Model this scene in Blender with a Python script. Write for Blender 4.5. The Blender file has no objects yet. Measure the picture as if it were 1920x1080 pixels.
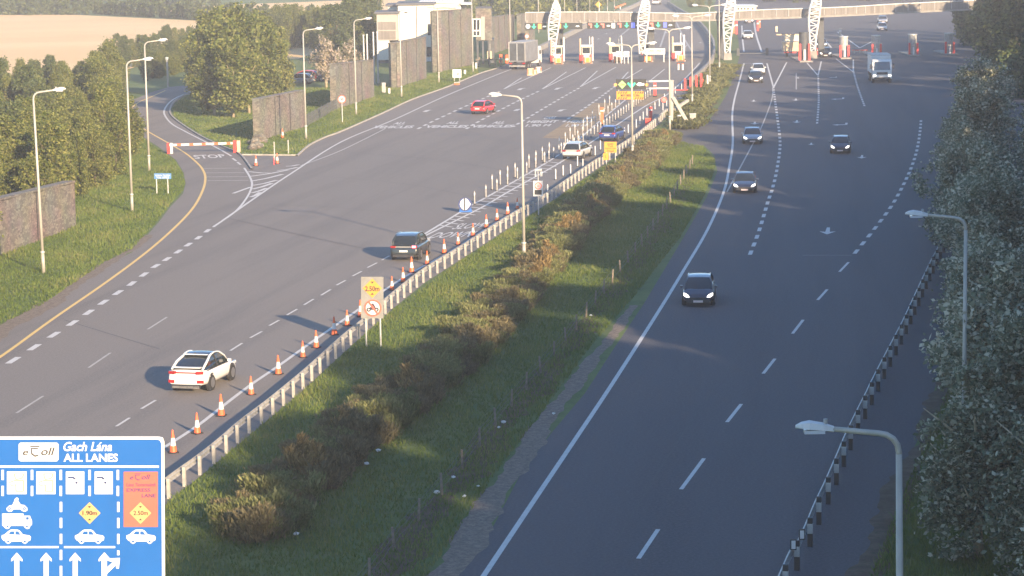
import bpy, bmesh, math, random
import numpy as np
from mathutils import Vector, Matrix, geometry
random.seed(7)
R = math.radians
S = bpy.context.scene
COL = S.collection

# ------------------------------------------------------------------ camera, sky, sun, exposure
FOC = 4700.0                      # focal length in photograph pixels (1920 wide)
CAMZ = 20.96
cam_d = bpy.data.cameras.new('camera'); cam = bpy.data.objects.new('camera', cam_d); COL.objects.link(cam)
cam_d.lens = FOC / 1920 * 36; cam_d.sensor_width = 36; cam_d.clip_end = 20000; cam_d.clip_start = 1
CM = Matrix.Translation((0, 0, CAMZ)) @ Matrix.Rotation(R(90 - 8.3), 4, 'X') @ Matrix.Rotation(R(-1.0), 4, 'Z')
cam.matrix_world = CM
S.camera = cam
SUN_EL = 16.5
SUN_DIR = Vector((-0.45, 0.89, 0)).normalized()          # the way shadows fall on the ground
w = bpy.data.worlds.new('World'); S.world = w; w.use_nodes = True
nt = w.node_tree; nt.nodes.clear()
sky = nt.nodes.new('ShaderNodeTexSky'); sky.sky_type = 'NISHITA'; sky.sun_disc = False
sky.sun_elevation = R(SUN_EL); sky.sun_rotation = math.atan2(-SUN_DIR.x, -SUN_DIR.y)
sky.air_density = 1.0; sky.dust_density = 0.2; sky.ozone_density = 4.5
bg = nt.nodes.new('ShaderNodeBackground'); bg.inputs['Strength'].default_value = 0.125
wo = nt.nodes.new('ShaderNodeOutputWorld')
nt.links.new(sky.outputs[0], bg.inputs[0]); nt.links.new(bg.outputs[0], wo.inputs[0])
sd = bpy.data.lights.new('sun', 'SUN'); sd.energy = 5.0; sd.angle = R(0.6); sd.color = (1.0, 0.76, 0.50)
so = bpy.data.objects.new('sun', sd); COL.objects.link(so)
ray = Vector((SUN_DIR.x * math.cos(R(SUN_EL)), SUN_DIR.y * math.cos(R(SUN_EL)), -math.sin(R(SUN_EL))))
so.rotation_euler = ray.to_track_quat('-Z', 'Y').to_euler()
S.view_settings.view_transform = 'Standard'; S.view_settings.look = 'None'
S.view_settings.exposure = 1.45; S.view_settings.gamma = 1

# ------------------------------------------------------------------ photograph pixel -> point in the place
M3 = CM.to_3x3()
def ray_of(px, py):
    return M3 @ Vector(((px - 960) / FOC, -(py - 540) / FOC, -1))
def G(px, py, z=0.0):                                      # on the ground
    d = ray_of(px, py); t = (z - CAMZ) / d.z
    return Vector((d.x * t, d.y * t, z))
def P(px, py, Y):                                          # at distance Y up the road
    d = ray_of(px, py); t = Y / d.y
    return Vector((d.x * t, Y, CAMZ + d.z * t))
def head_of(a, b):                                         # heading angle (about z) of the ground line a->b
    v = G(*b) - G(*a); return math.atan2(-v.x, v.y)

# ------------------------------------------------------------------ scene objects
def tag(o, label=None, cat=None, group=None, kind=None):
    if label: o['label'] = label
    if cat: o['category'] = cat
    if group: o['group'] = group
    if kind: o['kind'] = kind
    return o
def thing(name, label, cat, loc=(0, 0, 0), rz=0.0, group=None):
    o = bpy.data.objects.new(name, None); COL.objects.link(o)
    o.empty_display_size = 0.3
    o.location = loc; o.rotation_euler = (0, 0, rz)
    return tag(o, label, cat, group)
def rootmat(o):
    m = Matrix.Translation(o.location) @ o.rotation_euler.to_matrix().to_4x4()
    return m if o.parent is None else rootmat(o.parent) @ m

class MB:
    def __init__(s): s.v = []; s.f = []; s.uvs = None
    def quad(s, *p):
        n = len(s.v); s.v += [tuple(q) for q in p]; s.f.append(tuple(range(n, n + len(p)))); return s
    def box(s, c, d, rz=0.0, taper=1.0, rx=0.0):
        m = Matrix.Translation(c) @ Matrix.Rotation(rz, 4, 'Z') @ Matrix.Rotation(rx, 4, 'X'); n = len(s.v)
        hx, hy, hz = d[0] / 2, d[1] / 2, d[2] / 2
        for z, k in ((-hz, 1), (hz, taper)):
            for x, y in ((-hx, -hy), (hx, -hy), (hx, hy), (-hx, hy)):
                s.v.append(tuple(m @ Vector((x * k, y * k, z))))
        for f in ((0, 3, 2, 1), (4, 5, 6, 7), (0, 1, 5, 4), (1, 2, 6, 5), (2, 3, 7, 6), (3, 0, 4, 7)):
            s.f.append(tuple(n + i for i in f))
        return s
    def tube(s, pts, rad, seg=8, caps=True):
        pts = [Vector(p) for p in pts]; k = len(pts)
        rad = [rad] * k if isinstance(rad, (int, float)) else rad
        n0 = len(s.v); prev = None
        for i, p in enumerate(pts):
            t = (pts[min(i + 1, k - 1)] - pts[max(i - 1, 0)]).normalized()
            a = Vector((1, 0, 0)) if abs(t.x) < 0.9 else Vector((0, 1, 0))
            if prev is not None: a = prev
            u = (a - t * a.dot(t)).normalized(); prev = u; v = t.cross(u)
            for j in range(seg):
                an = 2 * math.pi * j / seg
                s.v.append(tuple(p + (u * math.cos(an) + v * math.sin(an)) * rad[i]))
        for i in range(k - 1):
            for j in range(seg):
                a = n0 + i * seg + j; b = n0 + i * seg + (j + 1) % seg
                s.f.append((a, b, b + seg, a + seg))
        if caps:
            s.f.append(tuple(n0 + j for j in reversed(range(seg))))
            s.f.append(tuple(n0 + (k - 1) * seg + j for j in range(seg)))
        return s
    def bar(s, a, b, wd, th=None):                         # square bar from a to b
        a = Vector(a); b = Vector(b); th = th or wd
        t = (b - a).normalized(); q = Vector((0, 0, 1)) if abs(t.z) < 0.95 else Vector((0, 1, 0))
        u = t.cross(q).normalized(); v = u.cross(t).normalized(); n = len(s.v)
        for p in (a, b):
            for i, j in ((-1, -1), (1, -1), (1, 1), (-1, 1)):
                s.v.append(tuple(p + u * i * wd / 2 + v * j * th / 2))
        for f in ((0, 3, 2, 1), (4, 5, 6, 7), (0, 1, 5, 4), (1, 2, 6, 5), (2, 3, 7, 6), (3, 0, 4, 7)):
            s.f.append(tuple(n + i for i in f))
        return s
    def poly(s, pts):                                      # flat, maybe concave
        pts = [Vector(p) for p in pts]; n = len(s.v); s.v += [tuple(p) for p in pts]
        for t in geometry.tessellate_polygon([pts]): s.f.append(tuple(n + i for i in t))
        return s
    def prism(s, pts, off):                                # polygon extruded by vector off
        pts = [Vector(p) for p in pts]; off = Vector(off); n = len(s.v); k = len(pts)
        s.v += [tuple(p) for p in pts] + [tuple(p + off) for p in pts]
        for t in geometry.tessellate_polygon([pts]):
            s.f.append(tuple(n + i for i in t)); s.f.append(tuple(n + k + i for i in reversed(t)))
        for i in range(k):
            j = (i + 1) % k; s.f.append((n + i, n + j, n + k + j, n + k + i))
        return s
    def ring(s, c, r0, r1, u, v, seg=28):
        n = len(s.v); c = Vector(c)
        for i in range(seg):
            an = 2 * math.pi * i / seg; d = u * math.cos(an) + v * math.sin(an)
            s.v.append(tuple(c + d * r0)); s.v.append(tuple(c + d * r1))
        for i in range(seg):
            a = n + 2 * i; b = n + 2 * ((i + 1) % seg); s.f.append((a, a + 1, b + 1, b))
        return s
    def add(s, verts, faces):
        n = len(s.v); s.v += [tuple(v) for v in verts]; s.f += [tuple(n + i for i in f) for f in faces]; return s
    def build(s, name, m, parent=None, world=False, smooth=False, label=None):
        me = bpy.data.meshes.new(name); vs = s.v
        if parent is not None and world:
            inv = rootmat(parent).inverted(); vs = [tuple(inv @ Vector(v)) for v in vs]
        me.from_pydata(vs, [], s.f); me.materials.append(m); me.update()
        bm = bmesh.new(); bm.from_mesh(me); bmesh.ops.recalc_face_normals(bm, faces=bm.faces); bm.to_mesh(me); bm.free()
        if smooth:
            for p in me.polygons: p.use_smooth = True
        o = bpy.data.objects.new(name, me); COL.objects.link(o)
        if parent is not None: o.parent = parent
        if label: o['label'] = label
        return o
def kids(o): return [c for c in list(bpy.data.objects) if c.parent == o]
_tree_cache = {}
def tree_of(o):
    if o.name not in _tree_cache: _tree_cache[o.name] = (o, [tree_of(c) for c in kids(o)])
    return _tree_cache[o.name]
def copy_thing(o, loc, rz=0.0, label=None, scale=None):
    def rec(t, par):
        c = t[0].copy(); COL.objects.link(c); c.parent = par
        for k in t[1]: rec(k, c)
        return c
    r = rec(tree_of(o), None); r.location = loc; r.rotation_euler = (0, 0, rz)
    if scale is not None: r.scale = scale if hasattr(scale, '__len__') else (scale,) * 3
    if label: r['label'] = label
    return r
ORD = ['nearest', 'second', 'third', 'fourth', 'fifth', 'sixth', 'seventh', 'eighth', 'ninth', 'tenth', 'eleventh', 'twelfth',
       'thirteenth', 'fourteenth', 'fifteenth', 'sixteenth', 'seventeenth', 'eighteenth', 'nineteenth', 'twentieth', 'twenty-first',
       'twenty-second', 'twenty-third', 'twenty-fourth', 'twenty-fifth', 'twenty-sixth', 'twenty-seventh', 'twenty-eighth',
       'twenty-ninth', 'thirtieth', 'thirty-first', 'thirty-second', 'thirty-third', 'thirty-fourth', 'thirty-fifth', 'thirty-sixth']

# ------------------------------------------------------------------ materials
def mat(name, c, rough=0.6, var=0.12, scale=3.0, metal=0.0, c2=None, detail=4, emit=None, spec=0.5, bump=0.0, bscale=None, coat=0.0):
    m = bpy.data.materials.new(name); m.use_nodes = True; n = m.node_tree; b = n.nodes['Principled BSDF']
    tc = n.nodes.new('ShaderNodeTexCoord'); no = n.nodes.new('ShaderNodeTexNoise')
    no.inputs['Scale'].default_value = scale; no.inputs['Detail'].default_value = detail
    n.links.new(tc.outputs['Object'], no.inputs['Vector'])
    cr = n.nodes.new('ShaderNodeValToRGB')
    lo = tuple(x * (1 - var) for x in c); hi = tuple(min(1, x * (1 + var)) for x in c) if c2 is None else c2
    cr.color_ramp.elements[0].position = 0.35; cr.color_ramp.elements[1].position = 0.65
    cr.color_ramp.elements[0].color = (*(lo if c2 is None else c), 1); cr.color_ramp.elements[1].color = (*hi, 1)
    n.links.new(no.outputs['Fac'], cr.inputs[0]); n.links.new(cr.outputs[0], b.inputs['Base Color'])
    b.inputs['Roughness'].default_value = rough; b.inputs['Metallic'].default_value = metal
    b.inputs['Specular IOR Level'].default_value = spec
    if coat: b.inputs['Coat Weight'].default_value = coat; b.inputs['Coat Roughness'].default_value = 0.05
    if emit:
        b.inputs['Emission Color'].default_value = (*emit[0], 1); b.inputs['Emission Strength'].default_value = emit[1]
    if bump:
        n2 = n.nodes.new('ShaderNodeTexNoise'); n2.inputs['Scale'].default_value = bscale or scale * 6; n2.inputs['Detail'].default_value = 3
        n.links.new(tc.outputs['Object'], n2.inputs['Vector'])
        bu = n.nodes.new('ShaderNodeBump'); bu.inputs['Strength'].default_value = bump; bu.inputs['Distance'].default_value = 0.03
        n.links.new(n2.outputs['Fac'], bu.inputs['Height']); n.links.new(bu.outputs[0], b.inputs['Normal'])
    return m
def layered(name, cols, scales, weights, rough=0.9, bump=0.0, bscale=20):   # several noises laid over one another
    m = bpy.data.materials.new(name); m.use_nodes = True; n = m.node_tree; b = n.nodes['Principled BSDF']
    tc = n.nodes.new('ShaderNodeTexCoord'); prev = None
    for i, c in enumerate(cols):
        if prev is None:
            rg = n.nodes.new('ShaderNodeRGB'); rg.outputs[0].default_value = (*c, 1); prev = rg.outputs[0]; continue
        sc = scales[i - 1]; vec = tc.outputs['Object']
        if hasattr(sc, '__len__'):
            mp = n.nodes.new('ShaderNodeMapping'); mp.vector_type = 'TEXTURE'; mp.inputs['Scale'].default_value = tuple(1 / q for q in sc[:3])
            if len(sc) > 3: mp.inputs['Rotation'].default_value = (0, 0, sc[3])
            n.links.new(vec, mp.inputs[0]); vec = mp.outputs[0]; sc = 1.0
        no = n.nodes.new('ShaderNodeTexNoise'); no.inputs['Scale'].default_value = sc; no.inputs['Detail'].default_value = 5
        no.inputs['Roughness'].default_value = 0.6
        n.links.new(vec, no.inputs['Vector'])
        mr = n.nodes.new('ShaderNodeMapRange'); lo, hi, wt = weights[i - 1]
        mr.inputs['From Min'].default_value = lo; mr.inputs['From Max'].default_value = hi; mr.inputs['To Max'].default_value = wt
        n.links.new(no.outputs['Fac'], mr.inputs['Value'])
        mx = n.nodes.new('ShaderNodeMix'); mx.data_type = 'RGBA'
        n.links.new(mr.outputs[0], mx.inputs['Factor']); n.links.new(prev, mx.inputs['A'])
        mx.inputs['B'].default_value = (*c, 1); prev = mx.outputs['Result']
    n.links.new(prev, b.inputs['Base Color']); b.inputs['Roughness'].default_value = rough
    b.inputs['Specular IOR Level'].default_value = 0.3
    if bump:
        n2 = n.nodes.new('ShaderNodeTexNoise'); n2.inputs['Scale'].default_value = bscale; n2.inputs['Detail'].default_value = 3
        n.links.new(tc.outputs['Object'], n2.inputs['Vector'])
        bu = n.nodes.new('ShaderNodeBump'); bu.inputs['Strength'].default_value = bump; bu.inputs['Distance'].default_value = 0.05
        n.links.new(n2.outputs['Fac'], bu.inputs['Height']); n.links.new(bu.outputs[0], b.inputs['Normal'])
    return m
def leafmat(name, a, b_, c, trans=0.3, mid=0.5):
    m = bpy.data.materials.new(name); m.use_nodes = True; n = m.node_tree; n.nodes.clear()
    at = n.nodes.new('ShaderNodeAttribute'); at.attribute_name = 'leaf'
    oi = n.nodes.new('ShaderNodeObjectInfo')
    cr = n.nodes.new('ShaderNodeValToRGB'); cr.color_ramp.elements[0].color = (*a, 1); cr.color_ramp.elements[1].color = (*c, 1)
    e = cr.color_ramp.elements.new(mid); e.color = (*b_, 1)
    ma = n.nodes.new('ShaderNodeMath'); ma.operation = 'MULTIPLY_ADD'; ma.inputs[1].default_value = 0.22; ma.inputs[2].default_value = -0.11
    ad = n.nodes.new('ShaderNodeMath'); ad.operation = 'ADD'; ad.use_clamp = True
    n.links.new(oi.outputs['Random'], ma.inputs[0]); n.links.new(ma.outputs[0], ad.inputs[0]); n.links.new(at.outputs['Fac'], ad.inputs[1])
    n.links.new(ad.outputs[0], cr.inputs[0])
    df = n.nodes.new('ShaderNodeBsdfDiffuse'); tr = n.nodes.new('ShaderNodeBsdfTranslucent'); mx = n.nodes.new('ShaderNodeMixShader')
    mx.inputs[0].default_value = trans; out = n.nodes.new('ShaderNodeOutputMaterial')
    n.links.new(cr.outputs[0], df.inputs[0]); n.links.new(cr.outputs[0], tr.inputs[0])
    n.links.new(df.outputs[0], mx.inputs[1]); n.links.new(tr.outputs[0], mx.inputs[2]); n.links.new(mx.outputs[0], out.inputs[0])
    return m
def glow(name, c, st):
    m = bpy.data.materials.new(name); m.use_nodes = True; b = m.node_tree.nodes['Principled BSDF']
    b.inputs['Base Color'].default_value = (c[0] * .5, c[1] * .5, c[2] * .5, 1)
    b.inputs['Emission Color'].default_value = (*c, 1); b.inputs['Emission Strength'].default_value = st
    return m
M = {}
M['grass'] = layered('grass', [(.085, .135, .036), (.14, .175, .05), (.06, .095, .03), (.19, .17, .08)], [0.12, 0.9, 0.35],
                     [(.35, .65, .8), (.45, .7, .7), (.58, .8, .55)], .95, .8, 9)
M['land'] = layered('land', [(.055, .075, .022), (.10, .11, .035), (.035, .05, .015)], [0.01, 0.05], [(.4, .6, .9), (.45, .7, .7)], .95)
M['asphalt'] = layered('asphalt', [(.150, .136, .122), (.190, .168, .146), (.112, .104, .098), (.235, .212, .19)],
                       [(.03, .006, .02, -.16), (.45, .02, .3, -.19), 9.0], [(.35, .62, .9), (.48, .68, .75), (.42, .7, .75)], .85, .25, 30)
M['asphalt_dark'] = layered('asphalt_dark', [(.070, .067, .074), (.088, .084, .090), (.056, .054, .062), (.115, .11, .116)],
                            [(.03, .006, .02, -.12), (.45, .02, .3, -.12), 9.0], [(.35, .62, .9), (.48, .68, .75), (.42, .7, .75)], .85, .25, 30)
M['asphalt_worn'] = layered('asphalt_worn', [(.10, .095, .09), (.135, .12, .10), (.07, .068, .07)], [.15, 1.2], [(.4, .7, .7), (.5, .75, .6)], .9, .3, 25)
M['beige_surface'] = layered('beige_surface', [(.30, .22, .13), (.20, .15, .10), (.36, .28, .17)], [(.3, .9, .3), .5], [(.4, .65, .8), (.45, .7, .6)], .9)
M['gravel'] = layered('gravel', [(.17, .135, .105), (.28, .225, .17), (.085, .07, .055)], [3.5, 9.0], [(.4, .65, .8), (.48, .7, .8)], .95, 1.0, 12)
M['stubble'] = layered('stubble', [(.70, .47, .22), (.80, .56, .29), (.56, .37, .17)], [(.004, .02, .01), (.02, .35, .1, .06)], [(.4, .6, .8), (.52, .72, .6)], .95)
M['soil'] = layered('soil', [(.085, .06, .04), (.15, .115, .075), (.05, .06, .022)], [1.2, 4.0], [(.4, .65, .8), (.5, .7, .7)], .95, .8, 10)
M['paint'] = layered('paint', [(.56, .54, .50), (.40, .39, .36), (.24, .23, .22)], [1.5, 6.0], [(.45, .75, .5), (.6, .8, .5)], .6)
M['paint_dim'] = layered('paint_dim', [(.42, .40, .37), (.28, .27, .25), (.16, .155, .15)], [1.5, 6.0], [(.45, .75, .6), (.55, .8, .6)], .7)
M['paint_yellow'] = layered('paint_yellow', [(.72, .48, .13), (.55, .38, .12)], [2.0], [(.45, .75, .6)], .6)
M['kerb'] = mat('kerb', (.36, .33, .28), .8, .2, 2)
M['concrete'] = mat('concrete', (.26, .24, .21), .8, .15, 1.5)
M['galv'] = mat('galv', (.50, .50, .47), .45, .15, 4, metal=.35)
M['galv_dull'] = mat('galv_dull', (.36, .35, .33), .6, .2, 4, metal=.2)
M['post_grey'] = mat('post_grey', (.36, .34, .30), .6, .15, 5)
M['polepaint'] = mat('polepaint', (.40, .375, .32), .5, .12, 1.2, metal=.1)
M['white'] = mat('white', (.62, .61, .58), .5, .05, 2)
M['sign_white'] = mat('sign_white', (.62, .62, .60), .4, .04, 2)
M['sign_grey'] = mat('sign_grey', (.21, .205, .185), .55, .12, 2)
M['sign_blue'] = mat('sign_blue', (.010, .105, .36), .4, .04, 1)
M['sign_red'] = mat('sign_red', (.80, .12, .08), .4, .05, 1)
M['sign_coral'] = mat('sign_coral', (.60, .125, .09), .4, .05, 1)
M['sign_yellow'] = mat('sign_yellow', (.62, .28, .045), .4, .05, 1)
M['sign_pale'] = mat('sign_pale', (.60, .36, .15), .4, .05, 1)
M['sign_orange'] = mat('sign_orange', (.62, .27, .02), .45, .05, 1)
M['black'] = mat('black', (.02, .02, .022), .5, .2, 3)
M['ink'] = mat('ink', (.03, .03, .04), .5, .1, 3)
M['ink_blue'] = mat('ink_blue', (.03, .05, .16), .5, .1, 3)
M['ink_orange'] = mat('ink_orange', (.80, .30, .10), .5, .1, 3)
M['pale_blue'] = mat('pale_blue', (.5, .6, .72), .5, .1, 3)
M['orange'] = mat('orange', (.78, .13, .04), .5, .1, 6)
M['red'] = mat('red', (.68, .045, .04), .45, .1, 3)
M['conewhite'] = mat('conewhite', (.60, .585, .55), .5, .06, 6)
M['rubber'] = mat('rubber', (.018, .018, .018), .9, .2, 4)
M['rim'] = mat('rim', (.30, .30, .31), .35, .1, 4, metal=.7)
M['glass'] = mat('glass', (.018, .024, .028), .08, .1, 2, spec=.8)
M['glass_blue'] = mat('glass_blue', (.04, .06, .08), .1, .1, 2, spec=.8)
M['plate'] = mat('plate', (.72, .70, .62), .5, .05, 2)
M['plate_red'] = mat('plate_red', (.70, .55, .5), .5, .05, 2)
M['tail'] = mat('tail', (.35, .012, .012), .25, .1, 3, spec=.8)
M['tail_on'] = glow('tail_on', (1.0, .18, .22), 2.2)
M['lamp_on'] = glow('lamp_on', (1.0, .93, .82), 1.6)
M['lamp_off'] = mat('lamp_off', (.55, .56, .58), .15, .1, 3, spec=.9)
M['trim'] = mat('trim', (.03, .03, .033), .6, .2, 4)
M['led_green'] = glow('led_green', (.04, .85, .38), .42)
M['led_lime'] = glow('led_lime', (.55, .9, .22), .40)
M['led_red'] = glow('led_red', (1.0, .22, .15), .40)
M['led_white'] = glow('led_white', (.8, .82, .75), .35)
M['led_blue'] = glow('led_blue', (.12, .16, 1.0), .50)
M['led_amber'] = glow('led_amber', (1.0, .4, .1), .4)
M['led_black'] = mat('led_black', (.02, .022, .022), .6, .1, 2)
def paintmat(n, c): return mat(n, c, .3, .03, 1, spec=.6, coat=.6)
M['car_white'] = paintmat('car_white', (.66, .65, .62)); M['car_dark'] = paintmat('car_dark', (.022, .028, .03))
M['car_silver'] = paintmat('car_silver', (.46, .46, .44)); M['car_blue'] = paintmat('car_blue', (.022, .045, .20))
M['car_red'] = paintmat('car_red', (.62, .02, .03)); M['car_navy'] = paintmat('car_navy', (.02, .028, .055))
M['car_grey'] = paintmat('car_grey', (.27, .285, .32)); M['car_black'] = paintmat('car_black', (.012, .012, .016))
M['bark'] = mat('bark', (.12, .09, .06), .9, .3, 5)
M['bark_pale'] = mat('bark_pale', (.42, .34, .22), .9, .2, 5)
M['truck_grey'] = mat('truck_grey', (.17, .175, .185), .6, .15, 1)
M['render_white'] = mat('render_white', (.66, .61, .50), .7, .06, .6)
M['render_grey'] = mat('render_grey', (.34, .31, .27), .7, .08, .6)
M['roof_dark'] = mat('roof_dark', (.10, .10, .105), .7, .1, .6)
M['dark_metal'] = mat('dark_metal', (.06, .065, .07), .6, .2, 2)
M['panel'] = layered('panel', [(.19, .17, .15), (.14, .125, .11), (.24, .21, .18)], [(2.2, 2.2, .01), .6], [(.48, .56, .8), (.45, .7, .6)], .6)
M['wood'] = mat('wood', (.21, .17, .125), .9, .25, 6)
M['litter'] = mat('litter', (.72, .72, .68), .7, .1, 10)
M['tan'] = mat('tan', (.62, .47, .30), .8, .12, 1)

def stone_mat():
    m = bpy.data.materials.new('stone_wall'); m.use_nodes = True; n = m.node_tree; b = n.nodes['Principled BSDF']
    tc = n.nodes.new('ShaderNodeTexCoord')
    mp = n.nodes.new('ShaderNodeMapping'); mp.inputs['Scale'].default_value = (1, 1, 2.0)
    n.links.new(tc.outputs['Object'], mp.inputs[0])
    vo = n.nodes.new('ShaderNodeTexVoronoi'); vo.inputs['Scale'].default_value = 3.0; n.links.new(mp.outputs[0], vo.inputs['Vector'])
    ve = n.nodes.new('ShaderNodeTexVoronoi'); ve.feature = 'DISTANCE_TO_EDGE'; ve.inputs['Scale'].default_value = 3.0
    n.links.new(mp.outputs[0], ve.inputs['Vector'])
    cr = n.nodes.new('ShaderNodeValToRGB'); sp = n.nodes.new('ShaderNodeSeparateColor'); n.links.new(vo.outputs['Color'], sp.inputs[0])
    n.links.new(sp.outputs[0], cr.inputs[0])
    cr.color_ramp.elements[0].color = (.13, .115, .10, 1); cr.color_ramp.elements[1].color = (.30, .26, .21, 1)
    no = n.nodes.new('ShaderNodeTexNoise'); no.inputs['Scale'].default_value = .35; n.links.new(tc.outputs['Object'], no.inputs['Vector'])
    m1 = n.nodes.new('ShaderNodeMix'); m1.data_type = 'RGBA'; m1.blend_type = 'MULTIPLY'; m1.inputs['Factor'].default_value = .5
    n.links.new(cr.outputs[0], m1.inputs['A']); n.links.new(no.outputs['Color'], m1.inputs['B'])
    mr = n.nodes.new('ShaderNodeMapRange'); mr.inputs['From Max'].default_value = .05; n.links.new(ve.outputs['Distance'], mr.inputs['Value'])
    m2 = n.nodes.new('ShaderNodeMix'); m2.data_type = 'RGBA'; n.links.new(mr.outputs[0], m2.inputs['Factor'])
    m2.inputs['A'].default_value = (.06, .055, .05, 1); n.links.new(m1.outputs['Result'], m2.inputs['B'])
    n.links.new(m2.outputs['Result'], b.inputs['Base Color']); b.inputs['Roughness'].default_value = .95
    return m
M['stone'] = stone_mat()

# ------------------------------------------------------------------ lettering -> 2-D outline in the unit box
_tc = {}
def letters(txt, shear=0.0, bold=0.0):
    key = (txt, shear, bold)
    if key in _tc: return _tc[key]
    cu = bpy.data.curves.new('t', 'FONT'); cu.body = txt; cu.shear = shear; cu.offset = bold; cu.resolution_u = 3
    o = bpy.data.objects.new('t', cu); COL.objects.link(o)
    bpy.context.view_layer.update()
    me = bpy.data.meshes.new_from_object(o.evaluated_get(bpy.context.evaluated_depsgraph_get()))
    vs = [(v.co.x, v.co.y) for v in me.vertices]; fs = [tuple(p.vertices) for p in me.polygons]
    bpy.data.objects.remove(o); bpy.data.curves.remove(cu); bpy.data.meshes.remove(me)
    xs = [v[0] for v in vs]; ys = [v[1] for v in vs]; x0, x1, y0, y1 = min(xs), max(xs), min(ys), max(ys)
    vs = [((x - x0) / (x1 - x0), (y - y0) / (y1 - y0)) for x, y in vs]
    _tc[key] = (vs, fs); return _tc[key]
def put_text(mb, txt, fn, shear=0.0, bold=0.0):            # fn(u, v) -> world point
    vs, fs = letters(txt, shear, bold); mb.add([fn(u, v) for u, v in vs], fs); return mb
# ------------------------------------------------------------------ ground, roads, markings
def crom(pts, n=6):
    out = []; k = len(pts)
    for i in range(k - 1):
        p0 = pts[max(i - 1, 0)]; p1 = pts[i]; p2 = pts[i + 1]; p3 = pts[min(i + 2, k - 1)]
        for j in range(n):
            t = j / n
            out.append(tuple(0.5 * (2 * b + (c - a) * t + (2 * a - 5 * b + 4 * c - d) * t * t + (3 * b - a - 3 * c + d) * t ** 3)
                             for a, b, c, d in zip(p0, p1, p2, p3)))
    out.append(tuple(pts[-1])); return out
def gline(px, n=5, z=0.0, smooth=True):                    # smooth world polyline on the ground through photo points
    w_ = [tuple(G(x, y, z)) for x, y in px]
    return [Vector(p) for p in (crom(w_, n) if smooth and len(w_) > 2 else w_)]
_zs = [0]
def strip(mb, pts, wd, z, off=0.0):
    _zs[0] = (_zs[0] + 1) % 23; z = z + _zs[0] * .00025
    k = len(pts); n = len(mb.v)
    for i in range(k):
        t = (pts[min(i + 1, k - 1)] - pts[max(i - 1, 0)]); t.z = 0; t.normalize(); nr = Vector((t.y, -t.x, 0))
        for s in (-1, 1):
            p = pts[i] + nr * (off + s * wd / 2); mb.v.append((p.x, p.y, z))
    for i in range(k - 1): mb.f.append((n + 2 * i, n + 2 * i + 1, n + 2 * i + 3, n + 2 * i + 2))
def kerbrun(mb, pts, wd, h, off=0.0):
    k = len(pts); n = len(mb.v)
    for i in range(k):
        t = (pts[min(i + 1, k - 1)] - pts[max(i - 1, 0)]); t.z = 0; t.normalize(); nr = Vector((t.y, -t.x, 0))
        for s, z in ((-1, 0), (-1, h), (1, h), (1, 0)):
            p = pts[i] + nr * (off + s * wd / 2); mb.v.append((p.x, p.y, z + .001))
    for i in range(k - 1):
        for a in range(3): mb.f.append((n + 4 * i + a, n + 4 * i + a + 1, n + 4 * i + 5 + a, n + 4 * i + 4 + a))
def sheet(name, px, m, z, kind='structure'):
    mb = MB(); mb.poly([G(x, y, z) for x, y in px]); o = mb.build(name, m)
    for p in o.data.polygons:
        if p.normal.z < 0: p.flip()
    return tag(o, kind=kind)

g = MB(); g.quad((-1500, -300, -.02), (1500, -300, -.02), (1500, 2600, -.02), (-1500, 2600, -.02)); tag(g.build('ground', M['land']), kind='structure')
g = MB(); g.quad((-260, -200, 0), (260, -200, 0), (260, 760, 0), (-260, 760, 0)); tag(g.build('grass_verge', M['grass']), kind='structure')

LEFT_EDGE = [(-340, 800), (-60, 655), (0, 620), (80, 577), (147, 530), (200, 495), (248, 473), (262, 457), (297, 417), (320, 387), (343, 363),
             (348, 345), (345, 325), (330, 300), (297, 275), (253, 247), (230, 227), (226, 205), (247, 188), (283, 173), (317, 163), (360, 159), (430, 152)]
RAMP_IN = [(430, 166), (372, 170), (345, 180), (328, 192), (320, 205), (323, 218), (347, 237), (383, 259), (420, 276), (450, 290)]
FAR_L = [(557, 293), (580, 273), (610, 258), (640, 247), (717, 213), (773, 187), (840, 163), (900, 138), (945, 124), (1001, 100), (1056, 73), (1102, 50), (1165, 24), (1195, 11), (1212, 0), (1232, -16)]
FAR_R = [(1290, -16), (1262, -4), (1252, 8), (1277, 24), (1306, 41), (1330, 68), (1337, 90), (1334, 115), (1314, 143), (1297, 165)]
BARRIER = [(1268, 203), (1237, 232), (1193, 269), (1123, 315), (1045, 370), (952, 429), (869, 484), (798, 529), (735, 580), (649, 657), (568, 732), (476, 809), (380, 889), (310, 947), (200, 1040), (60, 1160), (-120, 1320)]
sheet('left_road', LEFT_EDGE + RAMP_IN + FAR_L + FAR_R + BARRIER + [(-1400, 1320), (-1400, 1300)], M['asphalt'], .004)
RC_LEFT = [(700, 1300), (857, 1080), (927, 983), (977, 887), (1033, 813), (1097, 737), (1150, 655), (1207, 570), (1280, 448), (1325, 370), (1345, 322), (1340, 292), (1318, 270)]
RC_RIGHT = [(1560, 1300), (1600, 1130), (1613, 1080), (1647, 987), (1680, 907), (1723, 820), (1762, 700), (1800, 590), (1870, 460), (1960, 360), (2150, 200), (2250, 60), (2250, -20)]
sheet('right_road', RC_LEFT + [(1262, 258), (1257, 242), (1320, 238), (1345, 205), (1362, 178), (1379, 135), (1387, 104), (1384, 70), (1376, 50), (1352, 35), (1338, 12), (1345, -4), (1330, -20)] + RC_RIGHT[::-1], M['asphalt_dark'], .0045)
sheet('paved_strip', [(1238, 262), (1262, 240), (1330, 236), (1345, 240), (1345, 262), (1318, 274), (1280, 282), (1250, 275)], M['asphalt_worn'], .009)
sheet('beige_surface', [(1017, 258), (1062, 229), (1113, 193), (1168, 193), (1130, 221), (1090, 252), (1074, 262)], M['beige_surface'], .009)
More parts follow.
